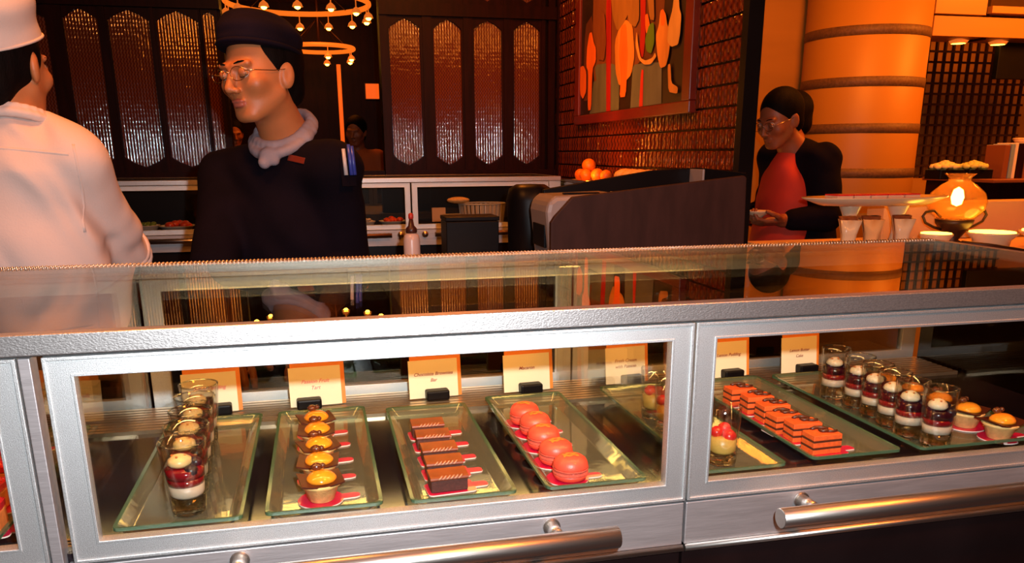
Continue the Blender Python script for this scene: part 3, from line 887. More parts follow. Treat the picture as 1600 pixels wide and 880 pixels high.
rp0 = make_rasp(); first = True
for i, (x, y, a) in enumerate([(-.375, .062, 3), (-.392, .128, -4), (-.405, .195, 2), (-.415, .262, 0), (-.425, .330, 3)]):
    place_board(bd_rect, x, y, R(0), 'magenta board, %s of those under the raspberry cakes' % ORD[i], 'boards under the raspberry cakes')
    lb = 'raspberry topped cake, %s of the row behind the leftmost door' % ORD[i]
    if first: rp0.location = (x, y, PZ); rp0.rotation_euler = (0, 0, R(a)); tag(rp0, lb, None, 'raspberry topped cakes'); first = False
    else: dup(rp0, (x, y, PZ), R(a), lb, 'raspberry topped cakes')

# ------------------------------------------------------------------ berry puddings in flared shot glasses
def make_pudding(dol, dark=0, H=.085, rb=.0185, rt_=.0262, zc0=.0245, zc1=.035, zj=.0540):
    t = tag(empty('berry_pudding'), 'x', 'dessert glass')
    def rad(z): return rb+(rt_-rb)*z/H
    b = MB()
    b.openlathe([(rb*.97, .001), (rb, .004)]+[(rad(z), z) for z in (.012, .03, .05, .07, H-.0008)]+[(rt_-.0004, H), (rt_-.0016, H-.0008)]+[(rad(z)-.0018, z) for z in (.07, .05, .03, .020)], 40)
    g_ = b.build('glass', M['cup'], t)
    b = MB(); b.tube([((rt_-.0009)*math.cos(2*PI*k/36), (rt_-.0009)*math.sin(2*PI*k/36), H) for k in range(36)], .0011, 6, closed=True); b.build('rim', M['cup_base'], g_)
    b = MB(); b.lathe([(0, 0), (rb*.92, .0002), (rb*.985, .003), (rad(.012)-.0006, .012), (rad(.02)-.0010, .0205), (rad(.018)*.6, .0195), (0, .019)], 32); b.build('thick_base', M['solid_base'], t)
    q = .0021
    b = MB(); b.lathe([(0, .0208), (rad(.02)-q-.002, .0210), (rad(zc0)-q, zc0), (rad(zc1)-q, zc1+.0), (0, zc1+.0006)], 32, fn=lambda a, z: 1); b.build('cream_layer', M['cream'], t)
    zm = zc1+(zj-zc1)*.45
    b = MB(); b.lathe([(0, zc1+.0008), (rad(zc1)-q-.0002, zc1+.0006), (rad(zm)-q, zm), (0, zm)], 32); b.build('red_jelly', M['jelly'], t)
    b = MB(); b.lathe([(0, zm+.0002), (rad(zm)-q-.0001, zm+.0002), (rad(zj)-q-.0001, zj), (rad(zj)*.5, zj+.0015), (0, zj+.001)], 32); b.build('berry_compote', M['compote' if dark else 'jelly'], t)
    for dx, dy, z, r_ in ((.0085, -.0115, zj-.001, .0078), (.0120, .003, zj+.004, .0072), (.001, .011, zj+.003, .007), (.004, -.0130, zj-.009, .0068), (-.010, .002, zj+.002, .0062)):
        b = MB(); b.ball((dx, dy, z), r_, 0, 12, 8, (1, 1, .9), .06); b.build('berry', M['berry'], t)
    b = MB(); b.lathe([(.0, zj+.002), (.0105, zj+.0030), (.0132, zj+.0065), (.0118, zj+.0110), (.0072, zj+.0145), (.003, zj+.0162), (0, zj+.0165)], 26, (-.004, -.001, 0), fn=lambda a, z: 1+.05*math.sin(2*a+z*200)); b.build('cream_dollop', dol, t)
    b = MB()
    for k in range(5): b.ball((-.005+.007*math.cos(k*2.3), -.002+.006*math.sin(k*2.3), zj+.0150-.001*(k % 2)), .0016, 0, 6, 5, (1, 1, .8), .2)
    b.build('crumbs', M['crumb'], t)
    return t


pd0 = make_pudding(M['dollop']); first = True
for i, (x, y, a) in enumerate([(-.1655, .0690, 0), (-.1690, .1270, 40), (-.1725, .1880, 80), (-.1755, .2500, 15), (-.1785, .3120, 60)]):
    lb = 'flared glass of berry pudding with vanilla dollop, %s of the left file' % ORD[i]
    if first: pd0.location = (x, y, TZ); tag(pd0, lb, None, 'berry puddings behind the centre door'); first = False
    else: dup(pd0, (x, y, TZ), R(a*.2), lb, 'berry puddings behind the centre door')
pd1 = make_pudding(M['dollop_w'], 1, H=.083, rb=.0195, rt_=.0228, zc0=.0215, zc1=.0320, zj=.0520); first = True
for i, (x, y, a) in enumerate([(.8060, .0540, 0), (.7960, .0970, 30), (.8020, .1430, 60), (.8080, .1900, 10), (.8120, .2380, 50), (.8090, .2960, 80)]):
    lb = 'straight glass of berry pudding with ivory dollop, %s of the right row' % ORD6[i]
    if first: pd1.location = (x, y, TZ); tag(pd1, lb, None, 'berry puddings behind the right door'); first = False
    else: dup(pd1, (x, y, TZ), R(a*.3), lb, 'berry puddings behind the right door')

# ------------------------------------------------------------------ custard glasses with strawberry
def make_custard():
    t = tag(empty('custard_glass'), 'x', 'dessert glass')
    H, rb, rt_ = .078, .0185, .0215
    def rad(z): return rb+(rt_-rb)*z/H
    b = MB(); b.openlathe([(rb*.96, .001), (rb, .004), (rad(.03), .03), (rad(H)-.0002, H-.0006), (rt_-.0008, H), (rt_-.0018, H-.0008), (rad(.03)-.0018, .03), (rad(.016)-.0018, .016)], 40); b.build('glass', M['cup'], t)
    b = MB(); b.lathe([(0, 0), (rb*.92, .0002), (rb*.985, .003), (rad(.010)-.0008, .010), (rad(.014)-.0012, .0138), (0, .012)], 32); b.build('thick_base', M['solid_base'], t)
    b = MB(); b.lathe([(0, .0150), (rad(.016)-.005, .0152), (rad(.02)-.0022, .019), (rad(.036)-.0022, .035), (.010, .038), (0, .0375)], 30); b.build('custard_layer', M['custard'], t)
    for dx, dy, z, r_ in ((.005, -.007, .0385, .0095), (-.008, .003, .042, .0085), (.006, .009, .044, .0085)):
        b = MB(); b.ball((dx, dy, z), r_, 0, 12, 9, (1, 1, .9), .10); b.build('strawberry_piece', M['strawb'], t)
    return t


cg0 = make_custard(); first = True
for i, (x, y) in enumerate([(.4925, .0660), (.4800, .1160), (.4790, .2080), (.4810, .2680)]):
    lb = 'custard glass topped with strawberry, %s of four at the door seam' % ['frontmost', 'second from the front', 'third from the front', 'rearmost'][i]
    if first: cg0.location = (x, y, TZ); tag(cg0, lb, None, 'custard glasses with strawberry'); first = False
    else: dup(cg0, (x, y, TZ), R(50*i), lb, 'custard glasses with strawberry')

# ------------------------------------------------------------------ name cards in black blocks
def text(body, size, loc, m, parent, rot):
    d = bpy.data.curves.new('lettering', 'FONT'); d.body = body; d.size = size; d.align_x = 'CENTER'; d.shear = .3; d.offset = .00012
    d.materials.append(m)
    o0 = bpy.data.objects.new('lettering_curve', d); COL.objects.link(o0)
    bpy.context.view_layer.update()
    me = bpy.data.meshes.new_from_object(o0.evaluated_get(bpy.context.evaluated_depsgraph_get()))
    bpy.data.objects.remove(o0); bpy.data.curves.remove(d)
    if not me.materials: me.materials.append(m)
    o = bpy.data.objects.new('lettering', me); COL.objects.link(o); o.parent = parent; o.location = loc; o.rotation_euler = rot
    return o


def name_card(x, y, w, lines, ink, label, hold_dx=0, h=.0655, tilt=4, scale=1.):
    t = tag(empty('name_card', (x, y, .9685), R(tilt)), label, 'sign', 'name cards at the back of the pastry case')
    A = R(7)
    def P(u_, v_, off): return (u_, off+math.sin(A)*v_, math.cos(A)*v_)
    def plate(u0, u1, v0, v1, off, th, m, nm):
        b = MB(); vs = [P(u_, v_, off+o) for o in (0, th) for u_, v_ in ((u0, v0), (u1, v0), (u1, v1), (u0, v1))]
        b.add(vs, [(0, 1, 2, 3), (7, 6, 5, 4), (0, 4, 5, 1), (1, 5, 6, 2), (2, 6, 7, 3), (3, 7, 4, 0)]); b.build(nm, m, t)
    plate(-w/2, w/2, .0015, h, 0, .0006, M['card'], 'card')
    plate(-w/2+.003, w/2+.0065, .0015, h+.018, .002, .0006, M['card_reflect'], 'painted_reflection')  # orange plate painted in for the card's reflection in the back glass
    for k, (ln, sz) in enumerate(lines):
        o = text(ln, sz, P(0, h*.60-k*.0105, -.0007), ink, t, (PI/2-A, 0, 0)); 
    b = MB(); b.box(-.0195+hold_dx, .0195+hold_dx, -.016, .006, -.0000, .0165); b.build('holder_block', M['black'], t, bevel=.003)
    return t


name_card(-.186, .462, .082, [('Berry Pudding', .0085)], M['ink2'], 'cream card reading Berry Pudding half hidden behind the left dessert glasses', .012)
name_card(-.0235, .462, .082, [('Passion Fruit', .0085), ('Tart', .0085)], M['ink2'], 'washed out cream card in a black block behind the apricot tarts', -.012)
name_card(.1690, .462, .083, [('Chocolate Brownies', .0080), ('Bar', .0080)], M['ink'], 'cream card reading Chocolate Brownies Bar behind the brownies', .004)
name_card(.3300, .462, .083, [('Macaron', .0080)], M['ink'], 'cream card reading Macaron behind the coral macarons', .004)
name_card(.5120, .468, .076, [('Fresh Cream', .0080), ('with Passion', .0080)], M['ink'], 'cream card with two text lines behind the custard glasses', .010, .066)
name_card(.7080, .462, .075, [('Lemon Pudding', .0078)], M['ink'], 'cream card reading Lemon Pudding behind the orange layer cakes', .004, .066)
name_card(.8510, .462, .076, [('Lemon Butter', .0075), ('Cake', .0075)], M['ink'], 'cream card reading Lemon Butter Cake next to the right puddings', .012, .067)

# ------------------------------------------------------------------ the painting on the tiled wall
pt = tag(empty('painting', (XT-.012, 2.83, 1.55)), 'large framed painting of slender robed figures on the tiled wall', 'painting')
PY, PZ0 = 2.83, 1.55
b = MB(); b.box(-.012, .008, 2.19-PY, 3.48-PY, .0, 1.12); b.build('canvas', mat('dark_canvas', (.022, .008, .006), .5, var=.4, vscale=6), pt)
for y0, y1, z0, z1 in ((2.12, 3.55, -.045, .0), (2.12, 3.55, 1.12, 1.165), (2.12, 2.19, 0, 1.12), (3.48, 3.55, 0, 1.12)):
    b = MB(); b.box(-.025, .008, y0-PY, y1-PY, z0, z1); b.build('frame_bar', mat('red_wood_frame', (.16, .014, .006), .35, var=.3, vscale=5) if 'red_wood_frame' not in bpy.data.materials else bpy.data.materials['red_wood_frame'], pt, bevel=.004)
PC = {'slate': (.13, .15, .14), 'crimson': (.36, .012, .012), 'scarlet': (.60, .03, .02), 'ochre': (.62, .26, .05), 'orange': (.85, .17, .02), 'tan': (.30, .15, .04), 'earth': (.12, .035, .014), 'dusk': (.20, .065, .022), 'green': (.10, .22, .015), 'cream': (.68, .38, .10)}
for k_, v_ in PC.items(): PC[k_] = mat('paint_'+k_, v_, .5, var=.25, vscale=14, stretch=(1, 1, .3))
SHAPES = [('dusk', [(3.30, 1.68), (3.30, 2.50), (2.95, 2.55), (2.62, 2.50), (2.60, 1.75), (2.95, 1.66)]), ('earth', [(2.66, 1.70), (2.66, 2.60), (2.45, 2.60), (2.40, 1.95), (2.50, 1.62)]), ('earth', [(3.44, 1.62), (3.42, 1.98), (3.30, 2.02), (3.28, 1.62)]), ('slate', [(3.32, 1.560), (3.32, 1.70), (2.98, 1.72), (2.95, 1.560)]), ('slate', [(3.256, 1.78), (3.035, 1.768), (2.959, 1.752), (2.899, 1.693), (2.892, 1.609), (2.942, 1.561), (3.262, 1.567), (3.218, 1.694)]), ('slate', [(2.732, 1.73), (2.589, 1.725), (2.414, 1.71), (2.399, 1.555), (2.732, 1.562), (2.749, 1.658)]), ('crimson', [(3.109, 2.086), (3.033, 2.073), (2.999, 1.567), (3.057, 1.567)]), ('crimson', [(2.673, 2.012), (2.611, 2.002), (2.598, 1.809), (2.615, 1.746), (2.663, 1.762), (2.651, 1.87)]), ('scarlet', [(2.63, 1.704), (2.599, 1.696), (2.595, 1.558), (2.642, 1.557)]), ('ochre', [(2.968, 1.853), (2.902, 1.915), (2.834, 1.928), (2.748, 1.894), (2.711, 1.767), (2.744, 1.692), (2.826, 1.664), (2.896, 1.657), (2.947, 1.721)]), ('orange', [(2.892, 1.908), (2.824, 1.91), (2.794, 1.776), (2.803, 1.604), (2.882, 1.606), (2.872, 1.691), (2.908, 1.788)]), ('tan', [(3.042, 2.075), (2.845, 2.041), (2.802, 1.946), (2.85, 1.919), (2.935, 1.89), (3.005, 1.964)]), ('tan', [(2.836, 2.04), (2.681, 2.013), (2.67, 1.905), (2.714, 1.878), (2.799, 1.912)]), ('dusk', [(3.224, 1.915), (3.171, 2.012), (3.111, 1.991), (3.081, 1.867), (3.104, 1.784), (3.206, 1.801)]), ('orange', [(3.336, 1.936), (3.299, 1.936), (3.264, 1.883), (3.23, 1.854), (3.226, 1.796), (3.276, 1.763), (3.284, 1.571), (3.339, 1.57), (3.341, 1.756), (3.376, 1.785), (3.37, 1.869)]), ('orange', [(3.49, 1.789), (3.421, 1.793), (3.374, 1.759), (3.368, 1.665), (3.422, 1.629), (3.47, 1.659)]), ('orange', [(2.602, 1.911), (2.572, 1.912), (2.545, 1.866), (2.555, 1.825), (2.587, 1.845)]), ('green', [(2.553, 1.867), (2.502, 1.871), (2.487, 1.796), (2.518, 1.752), (2.571, 1.769), (2.591, 1.814)]), ('tan', [(2.589, 1.998), (2.515, 1.985), (2.496, 1.875), (2.547, 1.887)]), ('cream', [(2.689, 1.864), (2.662, 1.801), (2.63, 1.748), (2.575, 1.732), (2.502, 1.735), (2.475, 1.753), (2.459, 1.736), (2.514, 1.712), (2.588, 1.717), (2.653, 1.745), (2.694, 1.804)]), ('ochre', [(2.436, 1.902), (2.41, 1.905), (2.381, 1.883), (2.362, 1.841), (2.319, 1.806), (2.336, 1.728), (2.358, 1.69), (2.412, 1.687), (2.444, 1.729), (2.475, 1.815), (2.445, 1.852)]), ('orange', [(2.436, 1.902), (2.41, 1.905), (2.387, 1.884), (2.387, 1.844), (2.423, 1.844)]), ('cream', [(2.305, 1.949), (2.267, 1.943), (2.253, 1.884), (2.232, 1.857), (2.236, 1.79), (2.25, 1.756), (2.313, 1.755), (2.355, 1.78), (2.349, 1.839), (2.316, 1.889)]), ('ochre', [(2.338, 1.693), (2.312, 1.695), (2.295, 1.623), (2.231, 1.603), (2.234, 1.579), (2.32, 1.592)])]
from mathutils.geometry import tessellate_polygon
def chaikin(p):
    for _ in range(1):
        q = []
        for i in range(len(p)):
            a, b_ = p[i], p[(i+1) % len(p)]
            q += [(a[0]*.85+b_[0]*.15, a[1]*.85+b_[1]*.15), (a[0]*.15+b_[0]*.85, a[1]*.15+b_[1]*.85)]
        p = q
    return p
for i, (c_, ps) in enumerate(SHAPES):
    ps = [(y-PY, z-PZ0) for y, z in chaikin(ps)]
    ps = [(min(max(y, -.635), .645), .003 if (z < .13 and c_ in ('slate', 'crimson', 'scarlet')) else max(z, .003)) for y, z in ps]
    xo = -.0125-.0004*i
    vs = [(xo, y, z) for y, z in ps]
    tri = tessellate_polygon([[Vector((0, y, z)) for y, z in ps]])
    b = MB(); b.add(vs, tri); b.build('painted_shape', PC[c_], pt)

# ================================================================== service side: counters and things on them
def block(name, x0, x1, y0, y1, z0, z1, m, parent, bev=.003):
    b = MB(); b.box(x0, x1, y0, y1, z0, z1); return b.build(name, m, parent, bevel=bev)


wc = tag(empty('work_counter', (.76, 1.55, 0)), 'dark service counter behind the pastry case, under the brown cash station', 'counter')
block('counter_body', -.55, .55, -.36, .40, 0, .96, M['dark_front'], wc)
block('worktop', -.58, .58, -.39, .43, .96, 1.0, M['steel'], wc)
cc = tag(empty('prep_counter', (.05, .80, 0)), 'low steel prep counter between the case and the two cooks', 'counter')
block('counter_body', -.38, .40, -.18, .14, 0, .84, M['dark_front'], cc)
block('worktop', -.40, .42, -.20, .16, .84, .87, M['steel'], cc)

# brown cash station: an open topped housing
ps_ = tag(empty('cash_station', (.85, 1.35, 1.0)), 'brown panelled cash station with sloping top on the service counter', 'cash station')
b = MB()
pr = [(-.272, .0), (-.272, .192), (-.262, .207), (-.215, .2555), (.263, .3035), (.270, .297), (.276, .10), (.280, 0)]
n = len(pr)
b.add([(x, -.150, z) for x, z in pr]+[(x, -.132, z) for x, z in pr], [tuple(range(n)), tuple(reversed(range(n, 2*n)))]+[(k, n+k, n+(k+1) % n, (k+1) % n) for k in range(n)])
b.build('front_panel', M['brown_panel'], ps_, bevel=.003)
b = MB()
pr = [(-.21, .0), (-.21, .262), (.12, .312), (.272, .3195), (.43, .302), (.43, 0)]; n = len(pr)
b.add([(x, .150, z) for x, z in pr]+[(x, .17, z) for x, z in pr], [tuple(range(n)), tuple(reversed(range(n, 2*n)))]+[(k, n+k, n+(k+1) % n, (k+1) % n) for k in range(n)])
b.build('back_panel', M['black'], ps_, bevel=.002)
block('base_plate', -.26, .43, -.131, .149, .0, .02, M['black'], ps_)
block('side_panel', .255, .272, -.131, .149, .02, .285, M['black'], ps_)
block('divider', .243, .249, .06, .149, .24, .316, M['grey_shell'], ps_, .001)

pn = tag(empty('receipt_printer', (.675, 1.33, 1.02)), 'grey rounded receipt printer at the left end of the brown cash station', 'printer')
b = MB()
pr = [(-.075, 0), (-.088, .10), (-.098, .195), (-.092, .222), (-.072, .236), (.10, .240), (.115, .232), (.115, 0)]; n = len(pr)
b.add([(x, -.09, z) for x, z in pr]+[(x, .09, z) for x, z in pr], [tuple(range(n)), tuple(reversed(range(n, 2*n)))]+[(k, n+k, n+(k+1) % n, (k+1) % n) for k in range(n)])
b.build('housing', M['grey_shell'], pn, bevel=.012)
block('paper_slot', -.04, .06, -.050, -.035, .238, .2425, M['black'], pn, .001)
b = MB(); b.box(-.0965, -.088, -.06, .06, .10, .16); b.build('side_window', M['black'], pn, bevel=.002)
pk = tag(empty('paper_stack', (.86, 1.30, 1.02)), 'stack of amber papers lying in the brown cash station', 'papers')
block('sheets', -.06, .09, -.06, .10, .0, .235, M['paper'], pk, .001)
block('top_sheet', -.055, .095, -.055, .095, .2355, .2385, M['paper'], pk, .001)
bg_ = MB()
bg_.lathe([(.055, 0), (.066, .01), (.072, .12), (.074, .22), (.066, .255), (.045, .268), (0, .27)], 28, fn=lambda a, z: 1+.05*math.sin(5*a+z*30))
tag(bg_.build('black_bag', M['black'], None, (.66, 1.74, 1.0)), 'crumpled black bag left of the brown cash station', 'bag')
bb = tag(empty('black_box', (.52, 1.88, 1.0)), 'low black box on the service counter beside the black bag', 'box')
block('body', -.12, .055, -.06, .06, 0, .150, M['black'], bb); block('lid', -.122, .057, -.062, .062, .151, .165, M['black'], bb)
bt = tag(empty('syrup_bottle', (.263, 1.60, 1.0)), 'milky syrup bottle with dark pump neck and red cap', 'bottle')
b = MB(); b.lathe([(0, 0), (.023, .002), (.0245, .01), (.0245, .118), (.021, .132), (.014, .138), (0, .139)], 28); b.build('bottle_body', M['bottle_white'], bt)
b = MB(); b.lathe([(.013, .137), (.017, .141), (.016, .152), (.009, .160), (.006, .178), (0, .178)], 20); b.build('pump_neck', M['bottle_dark'], bt)
b = MB(); b.lathe([(.0062, .1785), (.0075, .181), (.0075, .192), (.004, .196), (0, .196)], 16); b.build('cap', M['bottle_red'], bt)

# second display case along the back wall
C2 = tag(empty('display_case', (0, 3.2, 0)), 'second silver framed food case along the back wall behind the cooks', 'display case')
Z2 = 1.252
block('cabinet_body', -1.62, 1.19, .02, .55, 0, 1.005, M['dark_front'], C2)
block('top_rail', -1.62, 1.19, -.004, .014, Z2-.022, Z2, M['rail'], C2, .0015)
block('back_rail', -1.62, 1.19, .525, .55, Z2-.02, Z2-.0005, M['rail'], C2, .001)
block('end_rail', 1.176, 1.19, .014, .525, Z2-.018, Z2-.0005, M['rail'], C2, .001)
block('glass_top', -1.62, 1.1755, .0145, .5245, Z2-.008, Z2-.001, M['top_glass'], C2, 0)
block('end_post', 1.13, 1.19, 0, .02, .93, Z2-.0225, M['silver'], C2, .001)
block('back_panel', -1.62, 1.19, .535, .545, 1.006, Z2-.021, M['black'], C2, 0)
for x0, x1 in ((-1.635, -.955), (-.945, -.26), (-.25, .436), (.444, 1.127)):
    f = case_door(x0, x1, 0, .014, M['glass'], C2, Z2-.243, Z2-.024)
    a = block('apron_panel', x0, x1, 0, .018, .93, Z2-.246, M['steel'], C2, .001)
    h = MB(); zc = .985; h.tube([(x0+.10, -.045, zc), (x1-.10, -.045, zc)], .0115, 16)
    for q in (x0+.16, x1-.16): h.tube([(q, 0, zc), (q, -.04, zc)], .007, 10)
    h.build('handle_bar', M['handle'], a)
    for q in (x0+.055, x1-.055):
        h = MB(); h.lathe([(.004, 0), (.005, .012), (.014, .016), (.016, .022), (.013, .030), (0, .033)], 16); h.xform(Matrix.Translation((q, 0, zc)) @ Matrix.Rotation(R(90), 4, 'X')); h.build('knob', M['handle'], a)
L2 = light('case_light_strip', 'AREA', (.0, 3.70, 1.225), .35, (1, .45, .14), 2.4, .012, aim=(0, 3.5, 1.0))


def bowl(x, y, z, r, mfood, label, mb=None, lumps=9, cat='bowl'):
    t = tag(empty('serving_bowl', (x, y, z)), label, cat, 'dishes in the back case')
    b = MB(); b.lathe([(0, .002), (r*.55, 0), (r*.60, .004), (r*.95, .030), (r, .034), (r*.93, .032), (r*.5, .012), (0, .010)], 26); b.build('dish', mb or M['salad_white'], t)
    b = MB()
    for k in range(lumps):
        a = random.random()*6.28; q = r*.6*math.sqrt(random.random()); b.ball((q*math.cos(a), q*math.sin(a), .030+.012*random.random()), r*.26, 0, 8, 6, (1, 1, .7), .2)
    b.build('food', mfood, t)


ZF = 1.006
bowl(-.80, 3.42, ZF, .055, M['salad_grn'], 'pale bowl of green food in the back case beside the white shirt')
bowl(-.66, 3.36, ZF, .085, M['salad_red'], 'bowl of red food in the back case between the two cooks')
bowl(-.51, 3.42, ZF, .060, M['salad_yel'], 'bowl of yellow food in the back case next to the red food')
bowl(-.37, 3.36, ZF, .05, M['salad_grn'], 'small bowl of greens in the back case behind the dark cook')
bowl(.24, 3.36, ZF, .035, M['salad_white'], 'small pale bowl in the back case right of the dark cook')
bowl(.36, 3.36, ZF, .070, M['salad_red'], 'bowl of red food in the back case right of the dark cook')
bowl(.02, 3.40, ZF, .06, M['salad_yel'], 'bowl of yellow food hidden behind the dark cook')
bk = tag(empty('slatted_basket', (.83, 3.42, ZF)), 'white slatted basket in the right part of the back case', 'basket')
b = MB(); b.lathe([(0, 0), (.085, 0), (.085, .006), (0, .006)], 28, sx=1.35); b.build('base', M['salad_white'], bk)
for k in range(30):
    a = 2*PI*k/30; b = MB(); b.obox((.116*math.cos(a), .086*math.sin(a), .055), (-.0045*math.sin(a)*1.3, .0045*math.cos(a), 0), (.0015*math.cos(a), .0015*math.sin(a), 0), (.006*math.cos(a), .006*math.sin(a), .048)); b.build('slat', M['salad_white'], bk)
b = MB(); b.tube([(.122*math.cos(2*PI*k/30), .092*math.sin(2*PI*k/30), .106) for k in range(30)], .004, 8, closed=True); b.build('rim', M['salad_white'], bk)
t = tag(empty('bread_loaf', (.75, 3.38, ZF+.115)), 'golden bread piece lying across the white basket', 'bread')
b = MB(); b.ball((-.05, 0, .012), .03, 0, 14, 9, (2.0, 1, .55), .05); b.build('crust', M['shell'], t)
t = tag(empty('name_card', (.60, 3.40, ZF)), 'small brown card standing in the back case', 'sign')
block('card', -.035, .035, -.003, .003, .02, .09, M['paper'], t, .0005); block('holder_block', -.025, .025, -.012, .012, 0, .02, M['black'], t, .002)
t = tag(empty('steel_box', (.66, 3.30, ZF)), 'pale box at the front of the back case beside the brown card', 'box')
block('body', -.04, .04, -.03, .05, 0, .055, M['salad_white'], t); block('lid', -.042, .042, -.032, .052, .0555, .062, M['salad_white'], t)

# side cabinet under the tiled wall with fruit and bread
sc = tag(empty('side_cabinet', (1.29, 2.85, 0)), 'dark side cabinet against the tiled wall under the painting', 'cabinet')
block('cabinet_body', -.085, .085, -.70, .85, 0, 1.20, M['wood_dark'], sc); block('cabinet_top', -.09, .086, -.71, .86, 1.20, 1.225, M['dark_front'], sc)
block('added_light_bar', -.088, -.074, -.65, .80, 1.2255, 1.238, M['iron'], sc, .001)  # bar and its area light are added to brighten the lower tiles
light('added_tile_light', 'AREA', (1.222, 2.90, 1.242), 4.2, (1, .26, .02), 1.4, .012, aim=(1.40, 2.90, 1.42)).rotation_euler.rotate_axis('Z', R(90))
t = tag(empty('fruit_plate', (1.290, 3.02, 1.226)), 'orange toned plate under the oranges beside the back case', 'plate')
b = MB(); b.lathe([(0, .0), (.05, 0), (.08, .010), (.078, .012), (.05, .004), (0, .004)], 28, sy=2.4); b.build('dish', M['china'], t)
for k, (dx, dy, dz, r_, l) in enumerate([(.0, .04, .078, .034, 'topmost orange of the pile by the tiled wall'), (-.028, .08, .034, .030, 'orange at the far end of the fruit pile'), (.028, .03, .034, .030, 'orange touching the tiled wall side of the pile'), (-.028, .0, .034, .030, 'orange under the topmost one, on the room side'), (.0, -.09, .036, .032, 'orange lying apart at the near end of the plate'), (.025, -.14, .034, .028, 'smallest orange at the near edge of the plate')]):
    o = tag(empty('orange', (1.290+dx, 3.02+dy, 1.226+dz)), l, 'fruit', 'oranges on the side cabinet')
    b = MB(); b.ball((0, 0, 0), r_, 0, 18, 12, (1, 1, .95)); b.build('peel', M['orange_fruit'], o)
    b = MB(); b.ball((0, 0, r_*.93), .004, 0, 8, 5, (1, 1, .6)); b.build('stem', M['leaf'], o)
t = tag(empty('bread_tray', (1.30, 2.42, 1.226)), 'long tray of orange lit bread under the painting', 'tray')
b = MB(); b.prism(roundrect(-.06, .06, -.22, .22, .02), 0, .012); b.build('tray_base', M['wood_frame'], t)
for k in range(5):
    b = MB(); b.ball((0, -.17+.085*k, .040), .042, 0, 14, 9, (1.2, 1.0, .75), .04); b.build('bread_roll', M['shell'], t)

# ================================================================== buffet corner at the right
bf = tag(empty('buffet_counter', (2.45, 1.62, 0)), 'cream draped buffet counter at the right with dishes and lamp', 'counter')
block('counter_body', -.90, 1.6, -.30, .30, 0, 1.02, M['linen'], bf); block('worktop', -.92, 1.62, -.32, .32, 1.02, 1.045, M['linen'], bf); block('raised_ledge', -.43, 1.60, .20, .30, 1.046, 1.180, M['linen'], bf)
ZB = 1.046
st = tag(empty('pedestal_platter', (1.785, 1.56, ZB)), 'long cream platter on two feet bearing red topped pastries', 'platter')
b = MB(); b.lathe([(0, .150), (.20, .150), (.262, .172), (.264, .176), (.20, .160), (0, .159)], 48, sy=.42); b.build('dish', M['china'], st)
for dx in (-.09, .09):
    b = MB(); b.lathe([(.050, 0), (.052, .006), (.022, .02), (.014, .06), (.016, .10), (.035, .145), (.035, .150)], 26, (dx, 0, 0)); b.build('pedestal_foot', M['china'], st)
for k in range(5):
    t = tag(empty('cream_slice', (1.635+.062*k, 1.54, ZB+.1605)), 'red topped cream slice, %s on the long platter' % ['leftmost', 'second from left', 'middle', 'fourth from left', 'rightmost'][k], 'pastry', 'slices on the long platter')
    for j, (m_, h_) in enumerate((('cream', .008), ('peach_cake', .005), ('cream', .008), ('red_cake', .004))):
        z0 = (0, .008, .013, .021)[j]; block('slice_layer', -.028, .028, -.035, .035, z0, z0+h_, M[m_], t, .001)
for k, x in enumerate((1.60, 1.68, 1.79)):
    t = tag(empty('folded_napkin', (x, 1.42, ZB)), '%s folded brown and cream napkin under the long platter' % ['leftmost', 'middle', 'rightmost'][k], 'napkin', 'folded napkins')
    b = MB(); b.lathe([(.032, 0), (.020, .03), (.024, .07), (.034, .115), (.0, .09)], 16, fn=lambda a, z: 1+.25*math.sin(4*a)*(z/.12)); b.build('outer_fold', M['linen' if k % 2 else 'china'], t)
    b = MB(); b.lathe([(.015, .05), (.022, .10), (.026, .125), (0, .10)], 12, fn=lambda a, z: 1+.3*math.sin(3*a)*(z/.12)); b.build('inner_fold', M['book_brown'], t)
# oil lamp in an iron cradle
lp = tag(empty('table_lamp', (2.135, 1.60, ZB)), 'glowing round amber glass lamp in a dark iron cradle', 'lamp')
b = MB(); b.openlathe([(.020, .082), (.060, .096), (.088, .125), (.094, .150), (.084, .180), (.055, .207), (.034, .220), (.036, .232), (.050, .244)], 40); b.build('glass_globe', M['lamp_glass'], lp)
b = MB(); b.lathe([(0, .135), (.015, .142), (.021, .165), (.015, .190), (0, .200)], 20); b.build('flame', M['flame'], lp)
b = MB(); b.lathe([(.035, 0), (.045, .008), (.020, .022), (.040, .050), (.058, .076), (.062, .090), (.050, .092), (.02, .080), (0, .078)], 26); b.build('base_cup', M['iron'], lp)
for s_ in (-1, 1):
    b = MB(); b.tube([(s_*.050, 0, .058), (s_*.080, 0, .066), (s_*.115, 0, .082), (s_*.128, 0, .104), (s_*.118, 0, .118), (s_*.085, 0, .122), (s_*.056, 0, .100)], .0045, 8); b.build('scroll_handle', M['iron'], lp)
light('lamp_light', 'POINT', (2.135, 1.60, ZB+.17), 14, (1, .42, .08), .02)
